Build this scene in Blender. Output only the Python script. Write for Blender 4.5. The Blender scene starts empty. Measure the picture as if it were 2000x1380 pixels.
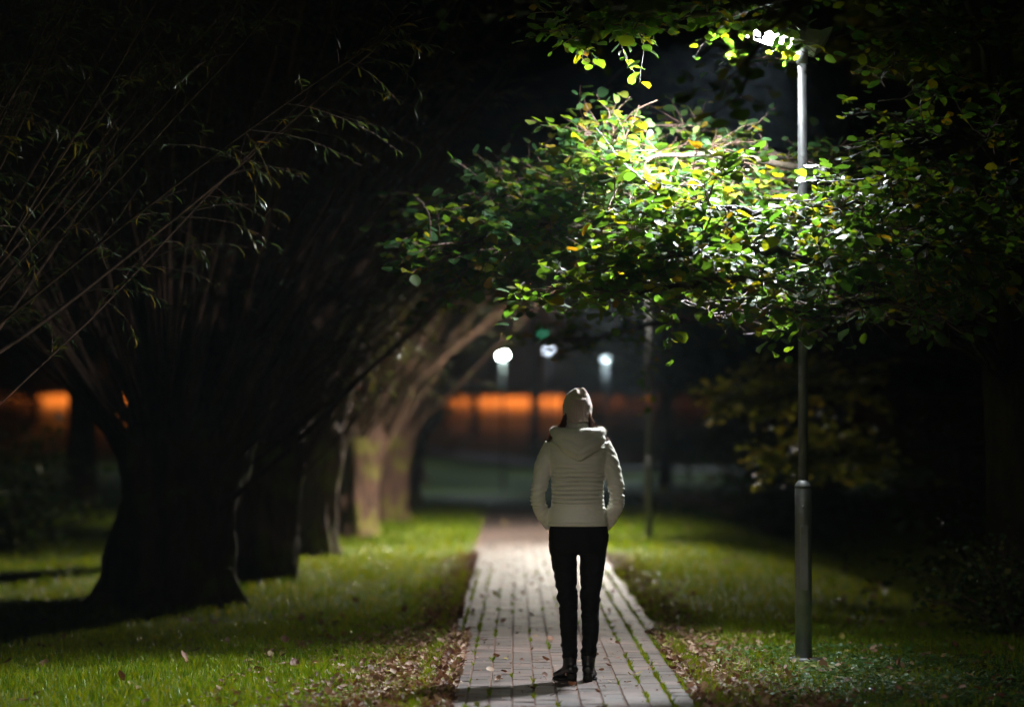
import bpy, math, random
import numpy as np
from mathutils import Vector, Matrix, noise as mnoise

random.seed(11)
rng = np.random.default_rng(11)
PI = math.pi
scene = bpy.context.scene
COL = scene.collection
DOWN = Vector((0, 0, -1))

# ------------------------------------------------------------------ camera
F = 5833.0            # focal length in units of a 2000 pixel wide frame
CAM = Vector((0.0, 0.0, 1.413))
cd = bpy.data.cameras.new("camera")
cam = bpy.data.objects.new("camera", cd)
COL.objects.link(cam)
cam.location = CAM
cd.sensor_width = 36.0
cd.lens = F * 36.0 / 2000.0
cd.clip_start = 0.1
cd.clip_end = 2000
pitch = math.atan(167.0 / F)
yaw = math.atan(6.0 / F)
cam.rotation_euler = (PI / 2 + pitch, 0, yaw)
cd.dof.use_dof = True
cd.dof.focus_distance = 17.9
cd.dof.aperture_fstop = 1.15
cd.dof.aperture_blades = 0
scene.camera = cam
RM = cam.rotation_euler.to_matrix()


def at(x, y, d):
    """World point seen at photo pixel (x, y) and standing at the distance Y = d."""
    v = RM @ Vector((x - 1000.0, 690.0 - y, -F))
    return CAM + v * (d / v.y)


# ------------------------------------------------------------------ render
scene.render.engine = 'CYCLES'
cy = scene.cycles
cy.use_denoising = True
try:
    cy.denoiser = 'OPENIMAGEDENOISE'
except Exception:
    pass
cy.max_bounces = 7
cy.diffuse_bounces = 3
cy.glossy_bounces = 2
cy.transmission_bounces = 4
cy.transparent_max_bounces = 8
cy.volume_bounces = 0
cy.sample_clamp_indirect = 4.0
cy.caustics_reflective = False
cy.caustics_refractive = False
cy.use_adaptive_sampling = True
cy.adaptive_threshold = 0.015
scene.view_settings.view_transform = 'Standard'
scene.view_settings.look = 'None'
scene.view_settings.exposure = 0.0
scene.view_settings.gamma = 1.0

# ------------------------------------------------------------------ world and moonlight
w = bpy.data.worlds.new("World")
scene.world = w
w.use_nodes = True
nt = w.node_tree
bg = nt.nodes['Background']
sky = nt.nodes.new('ShaderNodeTexSky')
sky.sky_type = 'NISHITA'
sky.sun_disc = False
sky.sun_elevation = math.radians(-7)
sky.sun_rotation = math.radians(200)
nt.links.new(sky.outputs[0], bg.inputs[0])
bg.inputs[1].default_value = 0.05

sd = bpy.data.lights.new("moonlight", 'SUN')
sd.energy = 0.015
sd.angle = math.radians(0.5)
sd.color = (0.8, 0.9, 1.0)
so = bpy.data.objects.new("moonlight", sd)
so.rotation_euler = (math.radians(50), 0, math.radians(20))
COL.objects.link(so)


# ------------------------------------------------------------------ materials
def new_mat(name):
    m = bpy.data.materials.new(name)
    m.use_nodes = True
    n = m.node_tree
    for x in list(n.nodes):
        if x.type != 'OUTPUT_MATERIAL':
            n.nodes.remove(x)
    return m, n, n.nodes['Material Output']


def N(nt, typ, **kw):
    n = nt.nodes.new(typ)
    for k, v in kw.items():
        if hasattr(n, k):
            setattr(n, k, v)
        else:
            n.inputs[k.replace('_', ' ')].default_value = v
    return n


def ramp(nt, fac, stops, interp='LINEAR'):
    r = nt.nodes.new('ShaderNodeValToRGB')
    r.color_ramp.interpolation = interp
    e = r.color_ramp.elements
    while len(e) < len(stops):
        e.new(0.5)
    for i, (p, c) in enumerate(stops):
        e[i].position = p
        e[i].color = (*c, 1) if len(c) == 3 else c
    nt.links.new(fac, r.inputs[0])
    return r.outputs[0]


def plain(name, col, rough=0.6, metal=0.0, bump=0.0, bscale=40, var=0.15, spec=0.5, coat=0):
    m, n, out = new_mat(name)
    p = N(n, 'ShaderNodeBsdfPrincipled')
    p.inputs['Roughness'].default_value = rough
    p.inputs['Metallic'].default_value = metal
    p.inputs['Specular IOR Level'].default_value = spec
    p.inputs['Coat Weight'].default_value = coat
    tc = N(n, 'ShaderNodeTexCoord')
    nz = N(n, 'ShaderNodeTexNoise', Scale=bscale * 0.3, Detail=4.0)
    n.links.new(tc.outputs['Object'], nz.inputs['Vector'])
    c0 = tuple(c * (1 - var) for c in col)
    c1 = tuple(min(1, c * (1 + var)) for c in col)
    n.links.new(ramp(n, nz.outputs[0], [(0.3, c0), (0.7, c1)]), p.inputs['Base Color'])
    if bump:
        nb = N(n, 'ShaderNodeTexNoise', Scale=float(bscale), Detail=5.0)
        n.links.new(tc.outputs['Object'], nb.inputs['Vector'])
        b = N(n, 'ShaderNodeBump', Strength=1.0, Distance=bump)
        n.links.new(nb.outputs[0], b.inputs['Height'])
        n.links.new(b.outputs[0], p.inputs['Normal'])
    n.links.new(p.outputs[0], out.inputs[0])
    return m


def leaf_mat(name, stops, trans=0.45, rough=0.4, tint=(1.5, 1.3, 0.5), spec=0.5):
    m, n, out = new_mat(name)
    g = N(n, 'ShaderNodeNewGeometry')
    col = ramp(n, g.outputs['Random Per Island'], stops)
    p = N(n, 'ShaderNodeBsdfPrincipled')
    p.inputs['Roughness'].default_value = rough
    p.inputs['Specular IOR Level'].default_value = spec
    t = N(n, 'ShaderNodeBsdfTranslucent')
    mul = N(n, 'ShaderNodeVectorMath', operation='MULTIPLY')
    mul.inputs[1].default_value = tint
    n.links.new(col, mul.inputs[0])
    n.links.new(mul.outputs[0], t.inputs['Color'])
    n.links.new(col, p.inputs['Base Color'])
    mx = N(n, 'ShaderNodeMixShader')
    mx.inputs[0].default_value = trans
    n.links.new(p.outputs[0], mx.inputs[1])
    n.links.new(t.outputs[0], mx.inputs[2])
    n.links.new(mx.outputs[0], out.inputs[0])
    return m


M = {}
M['alder_leaf'] = leaf_mat('alder_leaf', [(0.0, (0.04, 0.11, 0.04)), (0.5, (0.07, 0.145, 0.05)),
                                         (0.8, (0.11, 0.17, 0.035)), (0.93, (0.19, 0.19, 0.02)), (1.0, (0.24, 0.13, 0.02))],
                           0.54, 0.5, (1.9, 1.75, 0.3), spec=0.3)
M['willow_leaf'] = leaf_mat('willow_leaf', [(0.0, (0.05, 0.09, 0.04)), (0.6, (0.07, 0.11, 0.04)), (0.85, (0.16, 0.14, 0.02)),
                                           (1.0, (0.24, 0.14, 0.02))], 0.35, 0.35)
M['dark_leaf'] = leaf_mat('dark_leaf', [(0.0, (0.03, 0.07, 0.02)), (0.7, (0.05, 0.10, 0.025)), (1.0, (0.16, 0.15, 0.02))], 0.3, 0.5)
M['autumn_leaf'] = leaf_mat('autumn_leaf', [(0.0, (0.22, 0.30, 0.06)), (0.6, (0.32, 0.34, 0.09)), (1.0, (0.40, 0.33, 0.07))], 0.35, 0.5)
M['grass'] = leaf_mat('grass_blade', [(0.0, (0.06, 0.165, 0.008)), (0.5, (0.165, 0.25, 0.008)), (0.85, (0.25, 0.295, 0.010)),
                                     (1.0, (0.30, 0.27, 0.03))], 0.38, 0.36, (1.6, 1.4, 0.15), spec=0.15)
M['litter'] = leaf_mat('fallen_leaf', [(0.0, (0.09, 0.035, 0.02)), (0.3, (0.18, 0.08, 0.045)), (0.6, (0.30, 0.17, 0.11)),
                                      (0.85, (0.40, 0.28, 0.2)), (0.94, (0.33, 0.26, 0.05)), (1.0, (0.15, 0.20, 0.05))], 0.15, 0.6,
                       (1.2, 1.0, 0.8))
M['cover'] = leaf_mat('ground_cover_leaf', [(0.0, (0.04, 0.12, 0.04)), (0.6, (0.08, 0.18, 0.06)), (0.9, (0.15, 0.22, 0.04)),
                                           (1.0, (0.28, 0.22, 0.08))], 0.2, 0.42, spec=0.5)


def bark(name, c0, c1, moss=0.0, zs=0.25, scale=14.0, bump=0.03):
    m, n, out = new_mat(name)
    tc = N(n, 'ShaderNodeTexCoord')
    mp = N(n, 'ShaderNodeMapping')
    mp.inputs['Scale'].default_value = (1, 1, zs)
    n.links.new(tc.outputs['Object'], mp.inputs['Vector'])
    v = N(n, 'ShaderNodeTexVoronoi', feature='DISTANCE_TO_EDGE', Scale=scale)
    nz = N(n, 'ShaderNodeTexNoise', Scale=scale * 0.8, Detail=8.0)
    ad = N(n, 'ShaderNodeVectorMath', operation='MULTIPLY_ADD')
    ad.inputs[1].default_value = (0.3, 0.3, 0.3)
    n.links.new(mp.outputs[0], nz.inputs['Vector'])
    n.links.new(nz.outputs[1], ad.inputs[0])
    n.links.new(mp.outputs[0], ad.inputs[2])
    n.links.new(ad.outputs[0], v.inputs['Vector'])
    mul = N(n, 'ShaderNodeMath', operation='MULTIPLY')
    n.links.new(v.outputs['Distance'], mul.inputs[0])
    n.links.new(nz.outputs[0], mul.inputs[1])
    col = ramp(n, nz.outputs[0], [(0.3, c0), (0.7, c1)])
    if moss:
        nm = N(n, 'ShaderNodeTexNoise', Scale=2.2, Detail=5.0)
        n.links.new(tc.outputs['Object'], nm.inputs['Vector'])
        f = ramp(n, nm.outputs[0], [(0.5, (0, 0, 0)), (0.62, (moss, moss, moss))])
        mx = N(n, 'ShaderNodeMix', data_type='RGBA')
        n.links.new(f, mx.inputs[0])
        n.links.new(col, mx.inputs[6])
        mx.inputs[7].default_value = (0.16, 0.15, 0.02, 1)
        col = mx.outputs[2]
    p = N(n, 'ShaderNodeBsdfPrincipled', Roughness=0.85)
    n.links.new(col, p.inputs['Base Color'])
    b = N(n, 'ShaderNodeBump', Strength=1.0, Distance=bump)
    n.links.new(mul.outputs[0], b.inputs['Height'])
    n.links.new(b.outputs[0], p.inputs['Normal'])
    n.links.new(p.outputs[0], out.inputs[0])
    return m


M['willow_bark'] = bark('willow_bark', (0.05, 0.026, 0.018), (0.15, 0.075, 0.05), 0.8)
M['alder_bark'] = bark('alder_bark', (0.03, 0.022, 0.016), (0.08, 0.058, 0.04), 0.15)
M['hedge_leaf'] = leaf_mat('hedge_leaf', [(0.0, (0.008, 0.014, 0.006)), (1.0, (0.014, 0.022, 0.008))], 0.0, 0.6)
M['shoot_bark'] = bark('shoot_bark', (0.045, 0.026, 0.015), (0.15, 0.078, 0.045), 0, 0.1, 30, 0.004)
M['twig'] = plain('twig_bark', (0.13, 0.075, 0.055), 0.6, 0, 0.001, 60, 0.3)

# ground
m, n, out = new_mat('ground_turf')
tc = N(n, 'ShaderNodeTexCoord')
a = N(n, 'ShaderNodeTexNoise', Scale=0.9, Detail=8.0, Roughness=0.65)
b_ = N(n, 'ShaderNodeTexNoise', Scale=30.0, Detail=6.0)
n.links.new(tc.outputs['Object'], a.inputs['Vector'])
n.links.new(tc.outputs['Object'], b_.inputs['Vector'])
c1 = ramp(n, b_.outputs[0], [(0.3, (0.05, 0.085, 0.008)), (0.7, (0.13, 0.17, 0.012))])
c2 = ramp(n, b_.outputs[0], [(0.3, (0.035, 0.022, 0.012)), (0.7, (0.10, 0.06, 0.03))])
f = ramp(n, a.outputs[0], [(0.56, (0, 0, 0)), (0.70, (1, 1, 1))])
mx = N(n, 'ShaderNodeMix', data_type='RGBA')
n.links.new(f, mx.inputs[0]); n.links.new(c1, mx.inputs[6]); n.links.new(c2, mx.inputs[7])
p = N(n, 'ShaderNodeBsdfPrincipled', Roughness=0.9)
n.links.new(mx.outputs[2], p.inputs['Base Color'])
bb = N(n, 'ShaderNodeBump', Strength=1.0, Distance=0.03)
n.links.new(b_.outputs[0], bb.inputs['Height']); n.links.new(bb.outputs[0], p.inputs['Normal'])
n.links.new(p.outputs[0], out.inputs[0])
M['ground'] = m

# pavers
m, n, out = new_mat('paver')
tc = N(n, 'ShaderNodeTexCoord')
g = N(n, 'ShaderNodeNewGeometry')
a = N(n, 'ShaderNodeTexNoise', Scale=2.5, Detail=6.0, Roughness=0.6)
b_ = N(n, 'ShaderNodeTexNoise', Scale=70.0, Detail=6.0)
for q in (a, b_):
    n.links.new(tc.outputs['Object'], q.inputs['Vector'])
base = ramp(n, g.outputs['Random Per Island'], [(0.0, (0.070, 0.054, 0.050)), (0.5, (0.108, 0.082, 0.074)), (1.0, (0.155, 0.102, 0.088))])
dirt = ramp(n, a.outputs[0], [(0.38, (0.72, 0.66, 0.6)), (0.6, (1, 1, 1))])
gr = ramp(n, b_.outputs[0], [(0.3, (0.8, 0.8, 0.8)), (0.6, (1.05, 1.05, 1.05))])
m1 = N(n, 'ShaderNodeMix', data_type='RGBA', blend_type='MULTIPLY'); m1.inputs[0].default_value = 1
m2 = N(n, 'ShaderNodeMix', data_type='RGBA', blend_type='MULTIPLY'); m2.inputs[0].default_value = 1
n.links.new(base, m1.inputs[6]); n.links.new(dirt, m1.inputs[7])
n.links.new(m1.outputs[2], m2.inputs[6]); n.links.new(gr, m2.inputs[7])
p = N(n, 'ShaderNodeBsdfPrincipled', Roughness=0.7)
n.links.new(m2.outputs[2], p.inputs['Base Color'])
bb = N(n, 'ShaderNodeBump', Strength=1.0, Distance=0.003)
n.links.new(b_.outputs[0], bb.inputs['Height']); n.links.new(bb.outputs[0], p.inputs['Normal'])
n.links.new(p.outputs[0], out.inputs[0])
M['paver'] = m

M['joint_soil'] = plain('joint_soil', (0.17, 0.10, 0.07), 0.95, 0, 0.01, 80, 0.4)
M['far_road'] = plain('far_road', (0.30, 0.28, 0.25), 0.9, 0, 0.0, 2, 0.25)
M['far_path'] = plain('far_path', (0.30, 0.27, 0.27), 0.9, 0, 0.0, 2, 0.2)
M['galv'] = plain('galvanised_steel', (0.105, 0.11, 0.11), 0.5, 0.2, 0.0015, 30, 0.25)
M['painted_steel'] = plain('painted_steel', (0.16, 0.17, 0.17), 0.42, 0.4, 0.001, 30, 0.25)
M['housing'] = plain('lamp_housing', (0.35, 0.37, 0.37), 0.4, 0.2, 0.0, 30, 0.1)
M['sticker'] = plain('orange_sticker', (0.6, 0.2, 0.05), 0.5)
M['shrub_leaf'] = M['dark_leaf']


def lens_mat(name, col, strength, cut=(0.12, 0.34), nadir=0.22, shield=True, across=(-0.95, -0.58), glare=0.015, side=(0.30, -0.12)):
    """Street lamp optics: wide batwing beam, cut off near the horizontal, shielded on the post side."""
    m, n, out = new_mat(name)
    g = N(n, 'ShaderNodeNewGeometry')

    def math_(op, a, b=None, clamp=False):
        q = N(n, 'ShaderNodeMath', operation=op); q.use_clamp = clamp
        for i, v in enumerate((a, b)):
            if v is None:
                continue
            if isinstance(v, (int, float)):
                q.inputs[i].default_value = v
            else:
                n.links.new(v, q.inputs[i])
        return q.outputs[0]

    d = N(n, 'ShaderNodeVectorMath', operation='DOT_PRODUCT')
    d.inputs[0].default_value = (-0.06, -0.02, -0.998)
    n.links.new(g.outputs['Incoming'], d.inputs[1])
    c = math_('MAXIMUM', d.outputs['Value'], 0.0)
    wing = math_('ADD', math_('MULTIPLY', math_('SUBTRACT', 1.0, c), 1 - nadir), nadir)
    mr = N(n, 'ShaderNodeMapRange', interpolation_type='SMOOTHSTEP')
    mr.inputs['From Min'].default_value, mr.inputs['From Max'].default_value = cut
    mr.inputs['To Min'].default_value = glare
    n.links.new(c, mr.inputs['Value'])
    v = math_('MULTIPLY', wing, mr.outputs[0])
    if shield:
        sp = N(n, 'ShaderNodeSeparateXYZ'); n.links.new(g.outputs['Incoming'], sp.inputs[0])
        mh = N(n, 'ShaderNodeMapRange', interpolation_type='SMOOTHSTEP')
        mh.inputs['From Min'].default_value, mh.inputs['From Max'].default_value = side
        mh.inputs['To Min'].default_value = 0.03; mh.inputs['To Max'].default_value = 1.0
        n.links.new(sp.outputs[0], mh.inputs['Value'])
        v = math_('MULTIPLY', v, mh.outputs[0])
        ml = N(n, 'ShaderNodeMapRange', interpolation_type='SMOOTHSTEP')      # long beam along the path, short across it
        ml.inputs['From Min'].default_value, ml.inputs['From Max'].default_value = across
        ml.inputs['To Min'].default_value = 0.05; ml.inputs['To Max'].default_value = 1.0
        n.links.new(sp.outputs[0], ml.inputs['Value'])
        v = math_('MULTIPLY', v, ml.outputs[0])
    e = N(n, 'ShaderNodeEmission')
    e.inputs[0].default_value = (*col, 1)
    n.links.new(math_('MULTIPLY', v, float(strength)), e.inputs[1])
    n.links.new(e.outputs[0], out.inputs[0])
    return m


# ------------------------------------------------------------------ mesh helpers
class MB:
    """Collects vertices and faces and links them as ONE mesh object."""

    def __init__(s):
        s.v = []; s.f3 = []; s.f4 = []; s.n = 0

    def add(s, verts, tris=None, quads=None):
        verts = np.asarray(verts, dtype=np.float32).reshape(-1, 3)
        if tris is not None and len(tris):
            s.f3.append(np.asarray(tris, dtype=np.int64).reshape(-1, 3) + s.n)
        if quads is not None and len(quads):
            s.f4.append(np.asarray(quads, dtype=np.int64).reshape(-1, 4) + s.n)
        s.v.append(verts); s.n += len(verts)

    def tube(s, pts, rad, sides=5, cap=True):
        pts = np.asarray([tuple(q) for q in pts], dtype=np.float64)
        k = len(pts)
        rad = np.broadcast_to(np.asarray(rad, dtype=np.float64), (k,)) if np.ndim(rad) else np.full(k, float(rad))
        t = np.gradient(pts, axis=0)
        t /= np.linalg.norm(t, axis=1)[:, None] + 1e-9
        ref = np.array([0.0, 0.0, 1.0]) if abs(t[0][2]) < 0.9 else np.array([1.0, 0.0, 0.0])
        u = np.cross(t, ref); u /= np.linalg.norm(u, axis=1)[:, None] + 1e-9
        v = np.cross(t, u)
        an = np.arange(sides) * 2 * PI / sides
        ring = pts[:, None] + rad[:, None, None] * (np.cos(an)[None, :, None] * u[:, None] + np.sin(an)[None, :, None] * v[:, None])
        i = np.arange(k - 1)[:, None] * sides; j = np.arange(sides)[None]; jn = (j + 1) % sides
        q = np.stack([i + j, i + jn, i + sides + jn, i + sides + j], -1).reshape(-1, 4)
        tr = []
        V = ring.reshape(-1, 3)
        if cap:
            V = np.vstack([V, pts[0], pts[-1]])
            a0, a1 = k * sides, k * sides + 1
            tr = [(a0, (x + 1) % sides, x) for x in range(sides)] + [(a1, (k - 1) * sides + x, (k - 1) * sides + (x + 1) % sides) for x in range(sides)]
        s.add(V, tr, q)

    def loft(s, rings, cap=True):
        """rings: list of (n,3) arrays with the same n."""
        k = len(rings); sides = len(rings[0])
        V = np.vstack(rings)
        i = np.arange(k - 1)[:, None] * sides; j = np.arange(sides)[None]; jn = (j + 1) % sides
        q = np.stack([i + j, i + jn, i + sides + jn, i + sides + j], -1).reshape(-1, 4)
        tr = []
        if cap:
            V = np.vstack([V, rings[0].mean(0), rings[-1].mean(0)])
            a0, a1 = k * sides, k * sides + 1
            tr = [(a0, (x + 1) % sides, x) for x in range(sides)] + [(a1, (k - 1) * sides + x, (k - 1) * sides + (x + 1) % sides) for x in range(sides)]
        s.add(V, tr, q)

    def lathe(s, prof, sides=24, c=(0, 0, 0)):
        an = np.arange(sides) * 2 * PI / sides
        s.loft([np.stack([c[0] + r * np.cos(an), c[1] + r * np.sin(an), np.full(sides, c[2] + z)], 1) for r, z in prof])

    def box(s, lo, hi, mat=None, taper=None):
        x0, y0, z0 = lo; x1, y1, z1 = hi
        V = [(x0, y0, z0), (x1, y0, z0), (x1, y1, z0), (x0, y1, z0), (x0, y0, z1), (x1, y0, z1), (x1, y1, z1), (x0, y1, z1)]
        if mat is not None:
            V = [tuple(mat @ Vector(q)) for q in V]
        s.add(V, None, [(0, 3, 2, 1), (4, 5, 6, 7), (0, 1, 5, 4), (1, 2, 6, 5), (2, 3, 7, 6), (3, 0, 4, 7)])

    def mesh(s, name):
        me = bpy.data.meshes.new(name)
        V = np.vstack(s.v) if s.v else np.zeros((0, 3), np.float32)
        f3 = np.vstack(s.f3) if s.f3 else np.zeros((0, 3), np.int64)
        f4 = np.vstack(s.f4) if s.f4 else np.zeros((0, 4), np.int64)
        me.vertices.add(len(V)); me.vertices.foreach_set('co', V.astype(np.float32).ravel())
        nl = len(f3) * 3 + len(f4) * 4
        me.loops.add(nl); me.loops.foreach_set('vertex_index', np.concatenate([f3.ravel(), f4.ravel()]).astype(np.int32))
        me.polygons.add(len(f3) + len(f4))
        st = np.concatenate([np.arange(len(f3)) * 3, len(f3) * 3 + np.arange(len(f4)) * 4]).astype(np.int32)
        me.polygons.foreach_set('loop_start', st)
        me.update(calc_edges=True); me.validate()
        return me

    def build(s, name, mat, parent=None, smooth=True, bevel=0, subsurf=0, loc=None):
        me = s.mesh(name)
        me.polygons.foreach_set('use_smooth', [smooth] * len(me.polygons))
        me.materials.append(mat)
        o = bpy.data.objects.new(name, me)
        COL.objects.link(o)
        if parent is not None:
            o.parent = parent
        if loc is not None:
            o.location = loc
        if bevel:
            md = o.modifiers.new('bevel', 'BEVEL'); md.width = bevel; md.segments = 2; md.limit_method = 'ANGLE'
        if subsurf:
            md = o.modifiers.new('sub', 'SUBSURF'); md.levels = subsurf; md.render_levels = subsurf
        return o


def tag(o, label=None, cat=None, group=None, kind=None):
    if label: o['label'] = label
    if cat: o['category'] = cat
    if group: o['group'] = group
    if kind: o['kind'] = kind
    return o


def empty(name, loc=(0, 0, 0), rz=0):
    o = bpy.data.objects.new(name, None)
    o.location = loc; o.rotation_euler = (0, 0, rz); o.empty_display_size = 0.2
    COL.objects.link(o)
    return o


def copy_tree(o, parent=None):
    c = o.copy(); COL.objects.link(c)
    if parent is not None:
        c.parent = parent
    for ch in list(o.children):
        copy_tree(ch, c)
    return c


LEAF_ROUND = (np.array([[0, 0, 0], [.34, 0, 0.0], [.7, 0, .02], [1, 0, -.06],
                        [.16, .27, .05], [.52, .45, .10], [.88, .30, .06],
                        [.16, -.27, .05], [.52, -.45, .10], [.88, -.30, .06]]),
              [[0, 1, 4], [0, 7, 1]], [[1, 2, 5, 4], [2, 3, 6, 5], [7, 8, 2, 1], [8, 9, 3, 2]])
LEAF_LONG = (np.array([[0, 0, 0], [.3, 0, .03], [.7, 0, 0], [1, 0, -.14],
                       [.3, .065, .05], [.7, .05, .02], [.3, -.065, .05], [.7, -.05, .02]]),
             [[0, 1, 4], [0, 6, 1], [2, 3, 5], [2, 7, 3]], [[1, 2, 5, 4], [6, 7, 2, 1]])
LEAF_DRY = (np.array([[0, 0, .05], [.34, 0, 0.0], [.7, 0, .06], [1, 0, .22],
                      [.16, .22, .16], [.52, .36, .22], [.88, .22, .3],
                      [.16, -.25, .05], [.52, -.40, .03], [.88, -.28, .20]]),
            LEAF_ROUND[1], LEAF_ROUND[2])
LEAF_QUAD = (np.array([[0, 0, 0], [.5, .4, .08], [1, 0, 0], [.5, -.4, .08]]), [[0, 2, 1], [0, 3, 2]], [])


def leaves(mb, P, D, Nn, S, tpl, jit=0.12):
    """Many leaves at once: base points P, directions D, face normals Nn, lengths S."""
    P = np.asarray(P, float); D = np.asarray(D, float); Nn = np.asarray(Nn, float); S = np.asarray(S, float)
    if len(P) == 0:
        return
    D = D / (np.linalg.norm(D, axis=1)[:, None] + 1e-9)
    B = np.cross(Nn, D); B /= np.linalg.norm(B, axis=1)[:, None] + 1e-9
    W = np.cross(D, B)
    T, f3, f4 = tpl
    n = len(P); k = len(T)
    t = np.broadcast_to(T, (n, k, 3)).copy()
    t[:, :, 1] *= 1 + rng.normal(0, jit, (n, 1))
    t[:, :, 2] *= 1 + rng.normal(0, jit * 5, (n, 1))
    t[:, :, 2] += rng.normal(0, 0.03, (n, k))
    V = P[:, None] + S[:, None, None] * (t[:, :, 0:1] * D[:, None] + t[:, :, 1:2] * B[:, None] + t[:, :, 2:3] * W[:, None])
    off = (np.arange(n) * k)[:, None, None]
    a3 = (np.array(f3)[None] + off).reshape(-1, 3) if len(f3) else None
    a4 = (np.array(f4)[None] + off).reshape(-1, 4) if len(f4) else None
    mb.add(V.reshape(-1, 3), a3, a4)


def rvec(s=1.0):
    return Vector((random.gauss(0, s), random.gauss(0, s), random.gauss(0, s)))


def spline(pts, n):
    """Catmull-Rom through pts, n samples."""
    P = [Vector(q) for q in pts]
    P = [P[0] * 2 - P[1]] + P + [P[-1] * 2 - P[-2]]
    out = []
    segs = len(P) - 3
    for i in range(n):
        u = i / (n - 1) * segs
        k = min(int(u), segs - 1); t = u - k
        a, b, c, d = P[k:k + 4]
        out.append(0.5 * ((2 * b) + (c - a) * t + (2 * a - 5 * b + 4 * c - d) * t * t + (3 * b - a - 3 * c + d) * t ** 3))
    return out


def sm(a, b, x):
    t = min(1.0, max(0.0, (x - a) / (b - a)))
    return t * t * (3 - 2 * t)


# ------------------------------------------------------------------ terrain
HZ = [(-50, 0), (60, 0), (75, -0.1), (90, -0.08), (110, 0.35), (130, 0.95), (150, 2.1), (175, 3.9), (200, 4.6), (700, 5.5)]
HZY = [a for a, b in HZ]; HZV = [b for a, b in HZ]


def hz(x, y):
    z = float(np.interp(y, HZY, HZV))
    z += -0.55 * math.exp(-((x - 5.4) / 1.5) ** 2) * sm(21, 27, y) * (1 - sm(50, 60, y))
    z += 0.05 * sm(1.3, 3.5, abs(x - 0.3)) * mnoise.noise(Vector((x * .35, y * .25, 0)))
    if y < 60:
        z += -0.06 * sm(0.8, 4.5, -x - 0.5)
    return z


xs = np.concatenate([np.linspace(-300, -30, 28), np.linspace(-28, -8, 21), np.linspace(-7.5, 9, 67), np.linspace(10, 30, 21), np.linspace(34, 300, 26)])
ys = np.concatenate([np.linspace(-40, 8, 13), np.linspace(9, 60, 170), np.linspace(61, 210, 150), np.linspace(215, 700, 40)])
mb = MB()
V = [(x, y, hz(x, y)) for y in ys for x in xs]
nx = len(xs)
Q = [(j * nx + i, j * nx + i + 1, (j + 1) * nx + i + 1, (j + 1) * nx + i) for j in range(len(ys) - 1) for i in range(nx - 1)]
mb.add(V, None, Q)
ground = mb.build('ground', M['ground'])
tag(ground, 'dark grass covered park ground with a brick path', 'ground', kind='structure')

# far orange lit road and the diagonal far path, draped on the terrain
def drape(name, pts, width, mat, lift, label, cat):
    mb = MB(); P = spline(pts, 60); ring = []
    nseg = 8
    for i, q in enumerate(P):
        t = (P[min(i + 1, 59)] - P[max(i - 1, 0)]); t.z = 0; t.normalize()
        nrm = Vector((-t.y, t.x, 0))
        for k in range(nseg + 1):
            c = q + nrm * width * (k / nseg - .5)
            ring.append((c.x, c.y, hz(c.x, c.y) + lift))
    Q = [(i * (nseg + 1) + k, i * (nseg + 1) + k + 1, (i + 1) * (nseg + 1) + k + 1, (i + 1) * (nseg + 1) + k) for i in range(59) for k in range(nseg)]
    mb.add(ring, None, Q)
    return tag(mb.build(name, mat), label, cat, kind='structure')


drape('road', [(-60, 170, 0), (-25, 166, 0), (-5, 164, 0), (15, 167, 0), (60, 174, 0)], 17, M['far_road'], 0.12,
      'distant road lit orange by sodium lamps', 'road')
drape('far_path', [(-6, 135, 0), (-2.5, 123, 0), (0.3, 113, 0), (4, 106, 0), (12, 100, 0)], 2.6, M['far_path'], 0.12,
      'pale far path crossing the meadow diagonally', 'path')

# ------------------------------------------------------------------ brick path
PX0, PX1 = -0.50, 1.08
mb = MB()
cw = 0.1205
cols = int(round((PX1 - PX0) / cw))


def path_shift(y):
    return -0.0016 * max(0, y - 44) ** 2


mb2 = MB()
yy = np.linspace(4, 75, 72)
mb2.add([(x + path_shift(y), y, hz(0, y) + 0.023) for y in yy for x in (PX0 - .02, PX1 + .02)], None,
        [(2 * i, 2 * i + 1, 2 * i + 3, 2 * i + 2) for i in range(len(yy) - 1)])
bed = mb2.build('path_bed', M['joint_soil'])
tag(bed, 'brown soil and moss bed between the bricks of the path', 'path bed', kind='structure')
L = 0.245
for c in range(cols):
    y = 5 + (L * 0.5 if c % 2 else 0)
    while y < 74:
        x0 = PX0 + c * cw + 0.004 + random.uniform(-.0015, .0015) + path_shift(y)
        x1 = PX0 + (c + 1) * cw - 0.004 + random.uniform(-.0015, .0015) + path_shift(y)
        y1 = y + L - 0.008
        zt = hz(0, y) + 0.030 + random.uniform(-.0015, .0015)
        tx = random.uniform(-.0012, .0012); ty = random.uniform(-.0015, .0015)
        b = 0.004
        V = [(x0, y, zt - .018), (x1, y, zt - .018), (x1, y1, zt - .018), (x0, y1, zt - .018),
             (x0, y, zt - b), (x1, y, zt - b), (x1, y1, zt - b), (x0, y1, zt - b),
             (x0 + b, y + b, zt + tx + ty), (x1 - b, y + b, zt - tx + ty), (x1 - b, y1 - b, zt - tx - ty), (x0 + b, y1 - b, zt + tx - ty)]
        Q = [(8, 9, 10, 11)]
        for a_ in range(4):
            n_ = (a_ + 1) % 4
            Q += [(a_, n_, n_ + 4, a_ + 4), (a_ + 4, n_ + 4, n_ + 8, a_ + 8)]
        mb.add(V, None, Q)
        y += L
path = mb.build('path', M['paver'], smooth=False)
tag(path, 'grey pink concrete brick path running away under the trees', 'path', kind='structure')


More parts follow.
